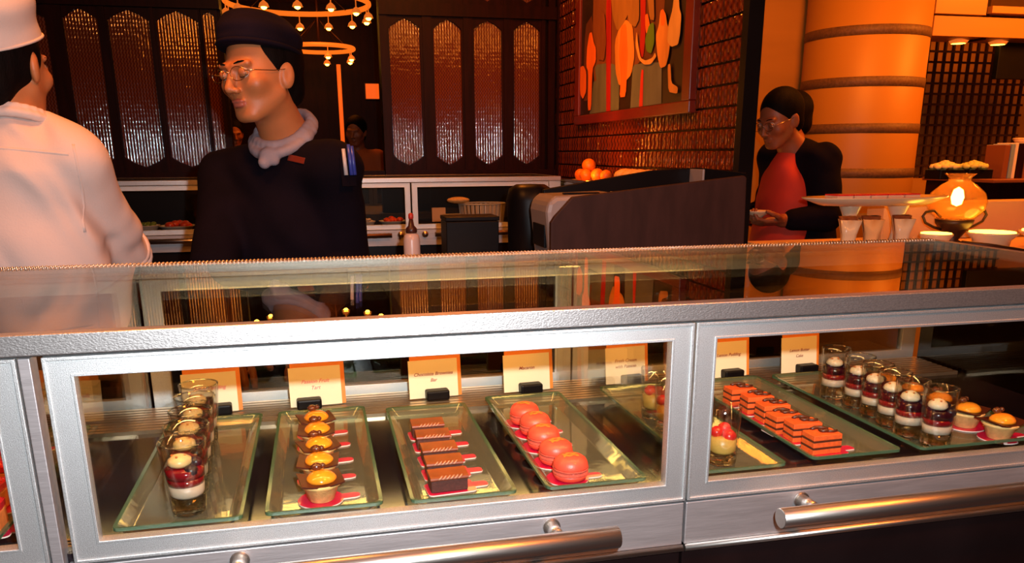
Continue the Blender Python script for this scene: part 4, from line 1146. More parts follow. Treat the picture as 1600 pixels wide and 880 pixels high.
# dishes under bright light; that light is put in as emission
for k, (x, y, w, l) in enumerate([(1.985, 1.50, .052, 'small round dish left of the iron lamp, its bright light painted on'), (2.195, 1.49, .078, 'oval dish right of the iron lamp, its bright light painted on'), (2.43, 1.47, .11, 'largest dish at the right edge, its bright light painted on')]):
    t = tag(empty('lit_dish', (x, y, ZB)), l, 'dish', 'dishes with painted light')
    b = MB(); b.lathe([(w*.7, 0), (w*.75, .03), (w, .050), (w, .056), (w*.9, .054), (0, .050)], 32, sy=1.); b.build('dish', M['china'], t)
    b = MB(); b.lathe([(0, .0545), (w*.90, .0545), (w*.90, .0580), (0, .0620)], 32, sy=1.); b.build('painted_lit_plate', M['lit'], t)
t = tag(empty('dark_tongs', (2.12, 1.40, ZB)), 'dark serving tongs lying before the bright dishes', 'tongs')
for s_ in (-1, 1):
    b = MB(); b.tube([(-.09, .004*s_+.03, .032), (0, .012*s_, .022), (.09, .010*s_-.03, .007)], .006, 8); b.build('arm', M['iron'], t)

# cabinet behind with flowers, books and a vase
bc = tag(empty('back_cabinet', (3.95, 3.0, 0)), 'orange lit cabinet with dark top behind the iron lamp', 'cabinet')
block('cabinet_body', -.62, 1.2, -.25, .25, 0, 1.11, M['cream_wall'], bc); block('shelf_box', -.60, 1.2, -.10, .25, 1.11, 1.205, M['wood_frame'], bc); block('cabinet_top', -.62, 1.22, -.26, .26, 1.206, 1.222, M['book_brown'], bc)
for k, (x, m_, l) in enumerate([(3.41, 'yel', 'pale yellow flower head, left of the two over dark pot'), (3.585, 'grn', 'pale green flower head beside the books')]):
    t = tag(empty('flower_pot', (x-.20, 2.95, 1.222)), l, 'flowers', 'flower pots on the back cabinet')
    b = MB(); b.prism(roundrect(-.075, .075, -.06, .06, .01), 0, .045); b.build('pot', M['black'], t)
    b = MB()
    for q in range(26):
        a = q*2.4; r_ = .062*math.sqrt(q/26); b.ball((r_*math.cos(a), r_*math.sin(a), .082-.35*r_), .020, 0, 7, 5, (1, 1, .7), .2)
    b.build('blossom', M[m_], t)
    b = MB()
    for q in range(8): a = q*.785; b.obox((.055*math.cos(a), .055*math.sin(a), .050), (.03*math.cos(a), .03*math.sin(a), -.002), (-.012*math.sin(a), .012*math.cos(a), 0), (0, 0, .001))
    b.build('leaves', M['leaf'], t)
for k, (x, w, h_, m_, l) in enumerate([(3.60, .035, .17, 'book_brown', 'dark brown book standing next to the pale green flower'), (3.640, .022, .175, 'book_blue', 'blue spined book between the brown and the white one'), (3.664, .020, .18, 'book_white', 'white spined book in the row by the vase'), (3.690, .04, .178, 'wood_frame', 'mahogany red book right of the white one'), (3.734, .04, .17, 'book_brown', 'brown book at the vase end of the row')]):
    t = tag(empty('book', (x-.10, 2.95, 1.222)), l, 'book', 'books on the back cabinet')
    block('cover', 0, w-.002, -.07, .06, 0, h_, M[m_], t, .002); block('pages', .003, w-.005, -.060, .0615, .004, h_+.001, M['book_white'], t, .0005)
t = tag(empty('cream_vase', (3.76, 2.98, 1.222)), 'cream vase at the right edge beside the books', 'vase')
b = MB(); b.lathe([(0, 0), (.045, 0), (.055, .01), (.05, .08), (.06, .15), (.085, .185), (.095, .20), (.085, .20), (.05, .14), (0, .05)], 28); b.build('body', M['china'], t)
b = MB(); b.lathe([(.093, .198), (.098, .202), (.093, .207), (.088, .202)], 28); b.build('rim', M['china'], t)

# lattice screen and the lit canopy over it
ls = tag(empty('lattice_screen', (4.45, 4.3, 1.18)), 'dark square lattice screen beside the cream column', 'screen')
for k in range(14): block('upright', -.43+.066*k, -.43+.066*k+.014, -.01, .01, 0, .90, M['iron'], ls, 0)
for k in range(14): block('crossbar', -.44, .46, -.014, -.0101, .01+.068*k, .01+.068*k+.014, M['iron'], ls, 0)
slab('wall_low', 4.0, 5.0, 4.25, 4.35, 0, 1.18, M['cream_wall'])
cp = tag(empty('lit_canopy', (4.0, 3.72, 1.95)), 'orange lit canopy with small spotlights above the lattice', 'canopy')
block('canopy_beam', -.45, .9, -.12, .12, .06, .17, M['cream_wall'], cp); block('canopy_beam', -.08, .9, -.14, .14, .19, .23, M['cream_wall'], cp); block('canopy_beam', -.45, -.10, -.12, .12, .18, .75, M['cream_wall'], cp)
block('hanging_panel', .12, .9, -.02, .02, -.16, .05, M['black'], cp)
block('hanger', -.09, -.06, -.10, .10, .05, .79, M['wood_frame'], cp); block('hanger', .80, .83, -.10, .10, .0, .79, M['wood_frame'], cp)
for x in (-.19, .09):
    b = MB(); b.lathe([(0, .035), (.045, .035), (.055, .05), (.02, .06), (0, .06)], 20, (x, -.03, 0)); s_ = b.build('spotlight', M['shade_c'], cp)
    b = MB(); b.lathe([(0, .031), (.040, .033), (0, .0345)], 20, (x, -.03, 0)); b.build('lens', M['lit'], s_)

# ================================================================== dining room seen through the opening
def chandelier(x, y, z, r, n, label):
    t = tag(empty('chandelier', (x, y, z)), label, 'chandelier')
    b = MB(); b.tube([(r*math.cos(2*PI*k/40), r*math.sin(2*PI*k/40), 0) for k in range(40)], .018, 10, closed=True); b.build('ring', M['ring'], t)
    b = MB(); b.tube([(0, 0, .02), (0, 0, 2.75-z)], .012, 8)
    for k in range(4): a = PI/4+PI/2*k; b.tube([(0, 0, .25), (r*math.cos(a), r*math.sin(a), .01)], .004, 6)
    b.build('hanging_rods', M['iron'], t)
    for k in range(n):
        a = 2*PI*(k+.5)/n; c_ = (r*math.cos(a), r*math.sin(a), -.10)
        b = MB(); b.lathe([(.034, 0), (.026, .022), (.010, .036), (.004, .040), (.003, .095), (0, .095)], 14, c_); s_ = b.build('lamp_shade', M['shade_c'], t)
        b = MB(); b.ball((c_[0], c_[1], c_[2]+.002), .020, 0, 12, 8, (1, 1, .9)); b.build('bulb', M['bulb'], s_)


chandelier(-.045, 5.5, 2.372, .485, 14, 'ring chandelier with small glowing pendant lamps above the dark cook')
chandelier(.10, 7.1, 2.26, .30, 7, 'smaller lamp cluster hanging lower behind the ring chandelier')
t = tag(empty('light_column', (.255, 7.0, 0)), 'slim orange lit vertical post behind the dark cook', 'lamp')
b = MB(); b.lathe([(.11, 0), (.11, .02), (.02, .04), (.02, 1.25), (0, 1.25)], 20); b.build('stand', M['iron'], t)
b = MB(); b.lathe([(.018, 1.25), (.018, 2.12), (0, 2.12)], 16); b.build('light_tube', M['glow_wall'], t)
t = tag(empty('wall_lamp', (.60, 7.86, 1.96)), 'small square orange wall lamp right of the lit post', 'lamp')
block('back_plate', -.075, .075, .02, .04, -.08, .08, M['iron'], t); block('lit_square', -.065, .065, -.01, .019, -.07, .07, M['glow_wall'], t)
for k, (x, y) in enumerate([(-1.0, 6.2), (1.0, 6.2)]):
    t = tag(empty('dining_table', (x, y, 0)), 'dark dining table %s in the dim room beyond' % ['on the window side', 'by the seated woman'][k], 'table')
    b = MB(); b.lathe([(0, .72), (.38, .72), (.38, .75), (0, .75)], 32); b.build('tabletop', M['wood_dark'], t)
    b = MB(); b.lathe([(.22, 0), (.22, .02), (.04, .04), (.04, .72)], 20); b.build('pedestal', M['iron'], t)
    t2 = tag(empty('candle_lamp', (x, y, .751)), 'small candle glass on the %s dining table' % ['window side', 'far right'][k], 'candle')
    b = MB(); b.openlathe([(.03, 0), (.035, .01), (.038, .08)], 16); b.build('glass', M['cup'], t2)
    b = MB(); b.lathe([(.022, .002), (.022, .04), (0, .04)], 12); b.build('wax', M['flame'], t2)

# ================================================================== people
def rotm(yaw, pitch=0, roll=0):
    return np.array(Matrix.Rotation(yaw, 3, 'Z') @ Matrix.Rotation(pitch, 3, 'X') @ Matrix.Rotation(roll, 3, 'Y'))


class Head:
    """head frame: x to the person's left as seen by a viewer facing them (viewer's right), -y is the face, z up"""
    def __init__(s, c, yaw, pitch=0, roll=0, sc=1.): s.c = np.array(c, float); s.A = rotm(yaw, pitch, roll); s.k = sc
    def p(s, x, y, z): return s.c+s.A @ (np.array([x, y, z])*s.k)
    def inv(s, P): return ((P-s.c) @ s.A)/s.k


def head_sdf(g, H, neck_base, neck_r=.053, gaze=True):
    k = H.k; A = H.A
    E = lambda x, y, z, rx, ry, rz, kk=.015, sub=False: g.ell(H.p(x, y, z), (rx*k, ry*k, rz*k), A, kk, sub)
    Cp = lambda a, b_, r0, r1, kk=.012, sub=False: g.cap(H.p(*a), H.p(*b_), r0*k, r1*k, kk, sub)
    E(0, .018, .030, .074, .092, .084)
    E(0, -.020, -.018, .064, .066, .080, .02)
    E(0, -.036, -.066, .043, .043, .036, .02)
    E(0, -.066, -.094, .018, .014, .013, .014)
    for s in (-1, 1):
        Cp((s*.053, -.002, -.050), (s*.020, -.058, -.092), .013, .012, .022)
        E(s*.041, -.060, -.026, .021, .019, .019, .02)
        Cp((s*.042, -.076, .018), (s*.010, -.086, .014), .0070, .0070, .012)
        E(s*.031, -.096, -.002, .018, .012, .0095, .008, True)
    Cp((0, -.084, .006), (0, -.104, -.034), .0075, .0105, .010)
    for s in (-1, 1): E(s*.0125, -.094, -.039, .0080, .0090, .0070, .006)
    E(0, -.085, -.0615, .0195, .0080, .0045, .005)
    E(0, -.083, -.0700, .0165, .0080, .0052, .005)
    Cp((-.019, -.0905, -.0655), (.019, -.0905, -.0655), .0018, .0018, .003, True)
    E(0, -.100, -.053, .004, .005, .006, .004, True)
    for s in (-1, 1):
        Ae = A @ rotm(s*R(-22), R(-8))
        g.ell(H.p(s*.0745, .010, -.012), (.0095*k, .0175*k, .0300*k), Ae, .006)
        g.ell(H.p(s*.0855, .002, -.012), (.0060*k, .0100*k, .0190*k), Ae, .004, True)
    g.cap(H.p(0, .018, -.070), neck_base, neck_r*.98*k, neck_r*1.08, .022)


def eyes(root, H, lid=.5):
    """eyeballs with lids: children of the figure"""
    for s in (-1, 1):
        c = H.p(s*.031, -.0790, -.002)
        b = MB(); b.ball((0, 0, 0), .0118*H.k, 0, 18, 12)
        o = b.build('eye', [M['eye'], M['iris']], root); 
        me = o.data
        d = Vector((0, -.92, -.38)).normalized()
        for p_ in me.polygons:
            if Vector(p_.center).normalized().dot(d) > .86: p_.material_index = 1
        o.location = c; o.rotation_euler = Matrix([list(r_) for r_ in H.A]).to_euler()
        b = MB()
        # upper lid: a cap of a slightly larger sphere, closed down over the ball
        vs = []; n1, n2 = 16, 8
        for i in range(n2+1):
            el = PI/2*(1-i/n2)-(.10 if i == n2 else 0)
            for j in range(n1+1):
                az = PI+PI*j/n1
                vs.append(Vector((.0132*math.cos(el)*math.cos(az), .0132*math.cos(el)*math.sin(az), .0132*math.sin(el))))
        b.add(vs, [(i*(n1+1)+j, (i+1)*(n1+1)+j, (i+1)*(n1+1)+j+1, i*(n1+1)+j+1) for i in range(n2) for j in range(n1)], 0, True)
        b.xform(Matrix.Rotation(R(40), 4, 'X'))
        l = b.build('eyelid', M['skin'], root); l.location = c; l.rotation_euler = o.rotation_euler
        lash = MB(); lash.tube([Vector(v)*1.01 for v in b.v[-(n1+1):][2:-2]], .0009, 6); lash.build('eyelash', M['hair'], l)
        b = MB()
        b.tube([H.p(s*.014, -.0900, .0185), H.p(s*.025, -.0880, .0215), H.p(s*.036, -.0830, .0225), H.p(s*.048, -.0725, .0185)], [.0015, .0022, .0020, .0010], 8)
        b.build('eyebrow', M['hair'], root)


def hand_sdf(g, w, d, nrm, side, curl=.5, k=.006):
    """w wrist, d finger direction, nrm palm normal, side points to the thumb"""
    w, d, nrm, side = [np.array(v, float) for v in (w, d, nrm, side)]
    d /= np.linalg.norm(d); nrm -= d*(nrm@d); nrm /= np.linalg.norm(nrm); side = np.cross(d, nrm)*(1 if np.cross(d, nrm)@side > 0 else -1)
    A = np.stack([side, d, nrm], 1)
    g.box(w+d*.045, (.038, .046, .0125), A, .011, .014)
    L = [.070, .078, .073, .058]
    for i in range(4):
        p = w+d*.088+side*(.0290-.0193*i)
        a = curl*.35
        for sgl, rr in ((.45, (.0086, .0080)), (.32, (.0080, .0074)), (.26, (.0074, .0062))):
            q = p+(d*math.cos(a)+nrm*math.sin(a))*L[i]*sgl
            g.cap(p, q, rr[0], rr[1], .003); p = q; a += curl
    p = w+d*.022+side*.030
    for v, rr in (((.75, .62, .25), (.0125, .0105)), ((.35, .90, .35), (.0105, .0092)), ((.1, .95, .45), (.0092, .0074))):
        dd = side*v[0]+d*v[1]+nrm*v[2]*max(curl, .3); dd /= np.linalg.norm(dd)
        q = p+dd*(.038 if rr[0] > .012 else .027); g.cap(p, q, rr[0], rr[1], .005); p = q


def limb(g, a, b_, c_, r, k=.03):
    g.cap(a, b_, r[0], r[1], k); g.cap(b_, c_, r[1], r[2], .015)


# ---------------------------------------------------------------- the cook in black
CX, CY = -.10, 1.34
chef = tag(empty('person', (CX, CY, 0)), 'cook in black jacket, dark cap, grey neckerchief and thin glasses, looking down to the left', 'person')
B = rotm(R(-36))
def Bp(x, y, z): return tuple(B @ np.array([x, y, z]))
Hc = Head((-.010, -.090, 1.545), R(-43), R(4), R(-3), .98)
neck = np.array([.035, -.020, 1.400])
shL, shR = np.array(Bp(.174, .0, 1.322)), np.array(Bp(-.150, .0, 1.305))
elL, elR = np.array([.160, -.06, 1.100]), np.array([-.150, -.115, 1.100])
wrL, wrR = np.array([.085, -.300, .960]), np.array([-.115, -.340, .960])
g = SDF((-.34, -.52, -.01), (.34, .30, 1.72), .0032)
g.ell((0, .01, 1.20), (.150, .100, .190), B, .03); g.ell((0, .01, .95), (.150, .105, .14), B, .03)
g.cap(shL, shR, .052, .052, .04); g.cap(neck+np.array([0, .02, -.06]), neck, .06, .055, .04)
limb(g, shL, elL, wrL, (.048, .038, .026)); limb(g, shR, elR, wrR, (.048, .038, .026))
hand_sdf(g, wrL, (-.35, -.9, -.25), (0, -.25, -1), (-1, 0, 0), .35); hand_sdf(g, wrR, (.25, -.95, -.25), (0, -.25, -1), (1, 0, 0), .35)
for s in (-1, 1):
    hp, kn, an = np.array(Bp(s*.085, .01, .90)), np.array(Bp(s*.095, -.01, .48)), np.array(Bp(s*.095, .02, .09))
    limb(g, hp, kn, an, (.078, .052, .038), .03); g.cap(an, np.array(Bp(s*.105, -.12, .035)), .038, .032, .03)
head_sdf(g, Hc, neck)
def fm(P):
    q = Hc.inv(P)
    lip = ((q[:, 0]/.0205)**2+((q[:, 2]+.066)/.0105)**2 < 1) & (q[:, 1] < -.076)
    return lip.astype(int)
g.mesh('body', [M['skin'], M['lip']], chef, fm); eyes(chef, Hc)
# hair
g = SDF(Hc.c-.14, Hc.c+.16, .003)
g.ell(Hc.p(0, .026, .028), (.0785, .094, .088), Hc.A, 0); g.ell(Hc.p(0, .062, -.035), (.058, .048, .052), Hc.A, .02)
g.ell(Hc.p(0, -.092, -.020), (.068, .075, .078), Hc.A, .006, True)
for s in (-1, 1): g.ell(Hc.p(s*.088, .004, -.014), (.020, .026, .034), Hc.A, .004, True)
g.box(Hc.p(0, .03, .12), (.2, .2, .045), Hc.A, .01, .002, True)
g.mesh('hair', M['hair'], chef)
# soft dark cap with a band
g = SDF(Hc.c+np.array([-.16, -.17, -.02]), Hc.c+np.array([.17, .17, .17]), .0032)
At = Hc.A @ rotm(0, R(-12), 0)
g.ell(Hc.p(0, .016, .080), (.086, .104, .044), At, 0); g.ell(Hc.p(.0, .010, .058), (.082, .100, .030), At, .012)
g.ell(Hc.p(-.012, .020, .108), (.070, .080, .028), At, .02)
g.folds(.0022, 1.3, 3, (0, 0, 1))
g.box(Hc.p(0, -.01, -.030), (.2, .2, .075), At, .01, .003, True)
cap_ = g.mesh('cap', M['hat_dark'], chef)
b = MB(); pts = []
for k in range(40):
    a = 2*PI*k/40; q = np.array([.0815*math.cos(a), .0995*math.sin(a), 0]); pts.append(Hc.p(0, .010, .050)+At @ q)
b.tube(pts, .0055, 8, closed=True); b.build('cap_band', M['hat_dark'], cap_)
# jacket
g = SDF((-.34, -.34, .60), (.34, .26, 1.48), .0045)
g.ell((0, .01, 1.16), (.170, .125, .215), B, .03); g.ell((0, .005, .92), (.180, .135, .22), B, .05); g.cap(shL, shR, .062, .062, .05)
for q_ in (shL, shR): g.cap(neck+np.array([0, .015, -.055]), q_+np.array([0, 0, .008]), .062, .056, .03)
g.cap(neck+np.array([0, .01, -.085]), neck+np.array([0, .015, -.035]), .075, .060, .03)
g.cap(shL, elL+np.array([0, 0, .01]), .066, .058, .025); g.cap(shR, elR+np.array([0, 0, .01]), .066, .058, .025)
g.cap(elL, elL+(wrL-elL)*.16, .056, .052, .01); g.cap(elR, elR+(wrR-elR)*.16, .056, .052, .01)
g.folds(.0038, 1., 1, (.5, .3, 1))
g.cap(neck+np.array([-.004, -.010, -.03]), neck+np.array([-.012, -.02, .08]), .058, .062, .006, True)
jk = g.mesh('chef_jacket', M['jacket'], chef)
for e, w_ in ((elL, wrL), (elR, wrR)):
    dv = (w_-e)/np.linalg.norm(w_-e); u_ = np.cross(dv, [0, 0, 1.]); u_ /= np.linalg.norm(u_); v_ = np.cross(dv, u_); c_ = e+dv*.055
    b = MB(); b.tube([c_+.053*(u_*math.cos(2*PI*k/28)+v_*math.sin(2*PI*k/28)) for k in range(28)], .0055, 8, closed=True); b.build('cuff', M['jacket'], jk)
# trousers and shoes
g = SDF((-.26, -.26, .02), (.26, .26, 1.02), .007)
g.ell((0, .01, .93), (.162, .118, .13), B, .03)
for s in (-1, 1):
    hp, kn, an = np.array(Bp(s*.085, .01, .86)), np.array(Bp(s*.095, -.01, .48)), np.array(Bp(s*.095, .02, .10))
    g.cap(hp, kn, .092, .072, .02); g.cap(kn, an, .072, .060, .02)
g.mesh('trousers', M['trouser'], chef)
g = SDF((-.3, -.3, -.005), (.3, .25, .13), .005)
for s in (-1, 1): g.cap(np.array(Bp(s*.095, .03, .045)), np.array(Bp(s*.107, -.13, .038)), .047, .040, .02)
g.box((0, 0, -.05), (.5, .5, .051), None, .0, .002, True); g.mesh('shoes', M['shoe'], chef)
# neckerchief: a rolled cloth round the neck, knotted in front
g = SDF(neck+np.array([-.15, -.17, -.14]), neck+np.array([.13, .13, .11]), .0032)
N_ = 28; Bn = rotm(R(-30)); ring_ = []
for k in range(N_):
    a = 2*PI*k/N_
    ring_.append(neck+np.array([-.006, -.010, .004])+Bn @ np.array([.064*math.sin(a), -.064*math.cos(a), .020-.040*math.cos(a)]))
for k in range(N_): g.cap(ring_[k], ring_[(k+1) % N_], .0105, .0105, .006); g.cap(ring_[k]+np.array([0, 0, -.018])+.12*(ring_[k]-neck), ring_[(k+1) % N_]+np.array([0, 0, -.018])+.12*(ring_[(k+1) % N_]-neck), .0105, .0105, .010)
kn_ = ring_[0]+np.array([-.004, -.012, -.020])
g.ell(kn_, (.018, .015, .017), None, .008); g.cap(kn_, kn_+np.array([-.010, -.004, -.018]), .012, .015, .008); g.cap(kn_, kn_+np.array([.012, -.004, -.014]), .012, .013, .008)
g.folds(.0020, 2.4, 2, (.3, 0, 1))
g.mesh('neckerchief', M['scarf'], chef)
# glasses: two thin rimmed lenses, bridge and temples
gl_ = []
for s in (-1, 1):
    pts = [Hc.p(s*.033+.0215*math.cos(a), -.103+.006*abs(math.cos(a))*(1 if math.cos(a)*s > 0 else 0), -.004+.0150*math.sin(a)) for a in [2*PI*k/26 for k in range(26)]]
    b = MB(); b.tube(pts, .00085, 6, closed=True)
    b.tube([Hc.p(s*.054, -.0975, .001), Hc.p(s*.066, -.080, .001), Hc.p(s*.0765, -.030, -.001), Hc.p(s*.0785, .008, .002)], .0010, 6)
    if s > 0: b.tube([Hc.p(-.012, -.104, -.001), Hc.p(0, -.109, .003), Hc.p(.012, -.104, -.001)], .0009, 6)
    fr = b.build('eyeglass_frame', M['wire'], chef)
    b = MB(); b.add(pts, [tuple(range(26))]); b.build('lens', M['lens'], fr)
# badge and pens
def surf(o, x, z):
    ok, loc, nrm, _ = o.ray_cast(Vector((x, -1, z)), Vector((0, 1, 0)))
    return (loc, nrm) if ok else (Vector((x, -.12, z)), Vector((0, -1, 0)))


bpy.context.view_layer.update()


def stick(o, x, z, off, roll=0):
    loc, nrm = surf(jk, x, z)
    o.rotation_euler = (nrm.to_track_quat('Z', 'Y') @ Matrix.Rotation(roll, 3, 'Z').to_quaternion()).to_euler(); o.location = loc+nrm*off


b = MB(); b.box(-.026, .026, -.0075, .0075, -.0015, .0015); o = b.build('name_badge', M['badge'], jk, bevel=.001); stick(o, .058, 1.352, .0015, R(-10))
b = MB(); b.box(-.018, .018, -.045, .022, -.001, .0025); pk_ = b.build('pen_pocket', M['jacket'], jk, bevel=.001); stick(pk_, .172, 1.335, .001)
for x, m_, h_ in ((.006, 'pen_blue', .050), (.014, 'pen_blue', .046), (-.008, 'pen_white', .040)):
    b = MB(); b.tube([(x, -.02, .006), (x, h_, .006)], [.0050, .0045], 8); b.build('pen', M[m_], pk_)

# ---------------------------------------------------------------- the cook in white, seen from behind
wht = tag(empty('person', (-.60, 1.02, 0)), 'cook in white shirt and white cap seen from behind at the left edge', 'person')
B = rotm(R(168))
Hw = Head((.020, .000, 1.536), R(163), R(2), R(2), .98)
neck = np.array([.030, -.010, 1.420])
shL, shR = np.array(Bp(.160, .0, 1.360)), np.array(Bp(-.128, -.005, 1.350))   # shR lies on the viewer's right
elL, elR = np.array([-.24, .04, 1.11]), np.array([.148, .080, 1.205])
wrL, wrR = np.array([-.20, .22, .97]), np.array([.150, .265, 1.040])
g = SDF((-.36, -.24, -.01), (.34, .46, 1.72), .0045)
g.ell((0, .0, 1.21), (.150, .100, .190), B, .03); g.ell((0, .0, .95), (.150, .105, .14), B, .03)
g.cap(shL, shR, .052, .052, .04); g.cap(neck+np.array([0, 0, -.06]), neck, .06, .055, .04)
limb(g, shL, elL, wrL, (.048, .038, .027)); limb(g, shR, elR, wrR, (.048, .038, .027))
hand_sdf(g, wrL, (.25, .9, -.15), (0, -.15, -1), (1, 0, 0), .45); hand_sdf(g, wrR, (-.3, .9, -.2), (0, -.15, -1), (-1, 0, 0), .45)
for s in (-1, 1):
    hp, kn, an = np.array(Bp(s*.085, .01, .90)), np.array(Bp(s*.095, -.01, .48)), np.array(Bp(s*.095, .02, .09))
    limb(g, hp, kn, an, (.078, .052, .038), .03); g.cap(an, np.array(Bp(s*.105, -.12, .035)), .038, .032, .03)
head_sdf(g, Hw, neck); g.mesh('body', M['skin'], wht); eyes(wht, Hw)
g = SDF(Hw.c-.15, Hw.c+.16, .0035)
g.ell(Hw.p(0, .026, .020), (.080, .095, .092), Hw.A, 0); g.ell(Hw.p(0, .068, -.045), (.058, .046, .052), Hw.A, .02)
g.ell(Hw.p(0, -.092, -.020), (.070, .078, .082), Hw.A, .006, True)
for s in (-1, 1): g.ell(Hw.p(s*.090, .004, -.014), (.022, .024, .036), Hw.A, .004, True)
g.mesh('hair', M['hair'], wht)
g = SDF(Hw.c+np.array([-.17, -.17, -.06]), Hw.c+np.array([.17, .17, .22]), .0035)
At = Hw.A @ rotm(0, R(-20), 0)
cc_ = Hw.p(0, .018, .038)
g.ell(cc_, (.084, .101, .050), At, 0)
g.ell(cc_+At @ np.array([0, .004, .062]), (.096, .114, .072), At, .03)
g.folds(.0018, 1.3, 4, (0, 0, 1)); g.box(cc_+At @ np.array([0, 0, -.10]), (.2, .2, .092), At, .01, .003, True)
cp_ = g.mesh('cap', M['white_cloth'], wht)
b = MB(); b.tube([cc_+At @ np.array([.0850*math.cos(2*PI*k/40), .1020*math.sin(2*PI*k/40), -.004]) for k in range(40)], .0030, 8, closed=True); b.build('cap_band', M['white_cloth'], cp_)
g = SDF((-.38, -.24, .78), (.36, .30, 1.52), .0045)
g.ell((0, .0, 1.18), (.172, .125, .220), B, .03); g.ell((0, .0, .95), (.175, .128, .18), B, .05); g.cap(shL, shR, .068, .068, .05)
g.cap(neck+np.array([0, .0, -.085]), neck+np.array([0, .0, -.020]), .082, .060, .08)
g.cap(shL, elL, .068, .066, .025); g.cap(shR, elR, .070, .066, .025)
for e, w_ in ((elL, wrL), (elR, wrR)): g.cap(e, e+(w_-e)*.30, .066, .068, .008)
g.folds(.0060, 1.25, 6, (.8, .2, .9)); g.folds(.0022, 2.1, 2, (.7, .2, .8))
g.cap(neck+np.array([0, .01, -.01]), neck+np.array([0, .01, .08]), .056, .060, .006, True)
for e, w_ in ((elL, wrL), (elR, wrR)): g.cap(e+(w_-e)*.36, e+(w_-e)*.8, .056, .056, .004, True)
sh_ = g.mesh('shirt', M['white_cloth'], wht)
bpy.context.view_layer.update()
for line in ([(-.17+.012*k, 1.386-.00003*k*k) for k in range(27)], [(.150+.004*math.sin(k*.4), 1.385-.012*k) for k in range(15)], [(-.16+.010*k, 1.235-.014*math.sin(k*.2)) for k in range(0)]):
    if not line: continue
    pts = []
    for x_, z_ in line:
        lo_, nr_ = surf(sh_, x_, z_)
        if not pts or (lo_-pts[-1]).length < .05: pts.append(lo_-nr_*.0030)
    b = MB(); b.tube(pts, .0042, 10); b.build('seam', M['white_cloth'], sh_)
g = SDF(neck+np.array([-.11, -.11, -.05]), neck+np.array([.11, .11, .07]), .0035)
for k in range(28):
    q0, q1 = [neck+np.array([.064*math.cos(2*PI*j/28), .064*math.sin(2*PI*j/28), .018-.020*math.sin(2*PI*j/28)]) for j in (k, k+1)]
    g.cap(q0, q1, .005, .005, .004); g.cap(q0+np.array([0, 0, -.018])+.10*(q0-neck), q1+np.array([0, 0, -.018])+.10*(q1-neck), .006, .006, .012)
g.mesh('collar', M['white_cloth'], sh_)
for e, w_ in ((elL, wrL), (elR, wrR)):
    dv = (w_-e)/np.linalg.norm(w_-e); u_ = np.cross(dv, [0, 0, 1.]); u_ /= np.linalg.norm(u_); v_ = np.cross(dv, u_)
    b = MB()
    for t_, r_ in ((.30, .067), (.40, .066)):
        c_ = e+(w_-e)*t_; b.tube([c_+r_*(u_*math.cos(2*PI*k/28)+v_*math.sin(2*PI*k/28)) for k in range(28)], .008, 8, closed=True)
    b.build('rolled_cuff', M['white_cloth'], sh_)
g = SDF((-.26, -.26, .02), (.26, .26, 1.00), .008)
g.ell((0, .0, .90), (.158, .112, .11), B, .03)
for s in (-1, 1):
    hp, kn, an = np.array(Bp(s*.085, .01, .86)), np.array(Bp(s*.095, -.01, .48)), np.array(Bp(s*.095, .02, .10))
    g.cap(hp, kn, .092, .072, .02); g.cap(kn, an, .072, .060, .02)
g.mesh('trousers', M['trouser'], wht)
g = SDF((-.3, -.3, -.005), (.3, .3, .13), .006)
for s in (-1, 1): g.cap(np.array(Bp(s*.095, .03, .045)), np.array(Bp(s*.107, -.13, .038)), .047, .040, .02)
g.box((0, 0, -.05), (.5, .5, .051), None, .0, .002, True); g.mesh('shoes', M['shoe'], wht)

# ---------------------------------------------------------------- the guest in the black jacket
mn = tag(empty('person', (1.98, 2.36, 0)), 'man in black jacket over red shirt, glasses, looking down at a bowl', 'person')
B = rotm(R(-82))
Hm = Head((-.135, -.060, 1.492), R(-72), R(18), 0, .97)
neck = np.array([-.045, -.040, 1.370])
shL, shR = np.array(Bp(.15, .0, 1.325)), np.array(Bp(-.15, .0, 1.335))
elL, elR = np.array([.020, -.215, 1.110]), np.array([.03, .20, 1.11])
wrL, wrR = np.array([-.150, -.175, 1.095]), np.array([-.13, .15, 1.08])
g = SDF((-.42, -.36, -.01), (.26, .32, 1.68), .005)
g.ell((0, 0, 1.17), (.145, .115, .19), B, .03); g.ell((-.01, 0, .95), (.16, .14, .15), B, .04)
g.cap(shL, shR, .05, .05, .04); g.cap(neck+np.array([.02, 0, -.06]), neck, .06, .055, .04)
limb(g, shL, elL, wrL, (.046, .038, .027)); limb(g, shR, elR, wrR, (.046, .038, .027))
hand_sdf(g, wrL, (-1, .10, -.05), (0, .3, 1), (-.1, -1, .3), .85); hand_sdf(g, wrR, (-1, -.2, 0), (0, 0, 1), (-.1, -1, 0), .6)
for s in (-1, 1):
    hp, kn, an = np.array(Bp(s*.085, .01, .90)), np.array(Bp(s*.095, -.01, .48)), np.array(Bp(s*.095, .02, .09))
    limb(g, hp, kn, an, (.08, .055, .04), .03); g.cap(an, np.array(Bp(s*.105, -.12, .035)), .038, .032, .03)
head_sdf(g, Hm, neck); g.mesh('body', M['skin2'], mn); eyes(mn, Hm)
for c_ in mn.children:
    if c_.name.startswith('eyelid'): c_.data.materials[0] = M['skin2']
g = SDF(Hm.c-.15, Hm.c+.16, .004)
g.ell(Hm.p(0, .026, .032), (.0795, .095, .089), Hm.A, 0); g.ell(Hm.p(0, .066, -.035), (.056, .044, .046), Hm.A, .02)
g.ell(Hm.p(0, -.104, -.030), (.066, .074, .088), Hm.A, .006, True)
for s in (-1, 1): g.ell(Hm.p(s*.088, .000, -.016), (.022, .028, .036), Hm.A, .004, True)
g.mesh('hair', M['hair'], mn)
g = SDF((-.30, -.34, .80), (.28, .32, 1.45), .006)
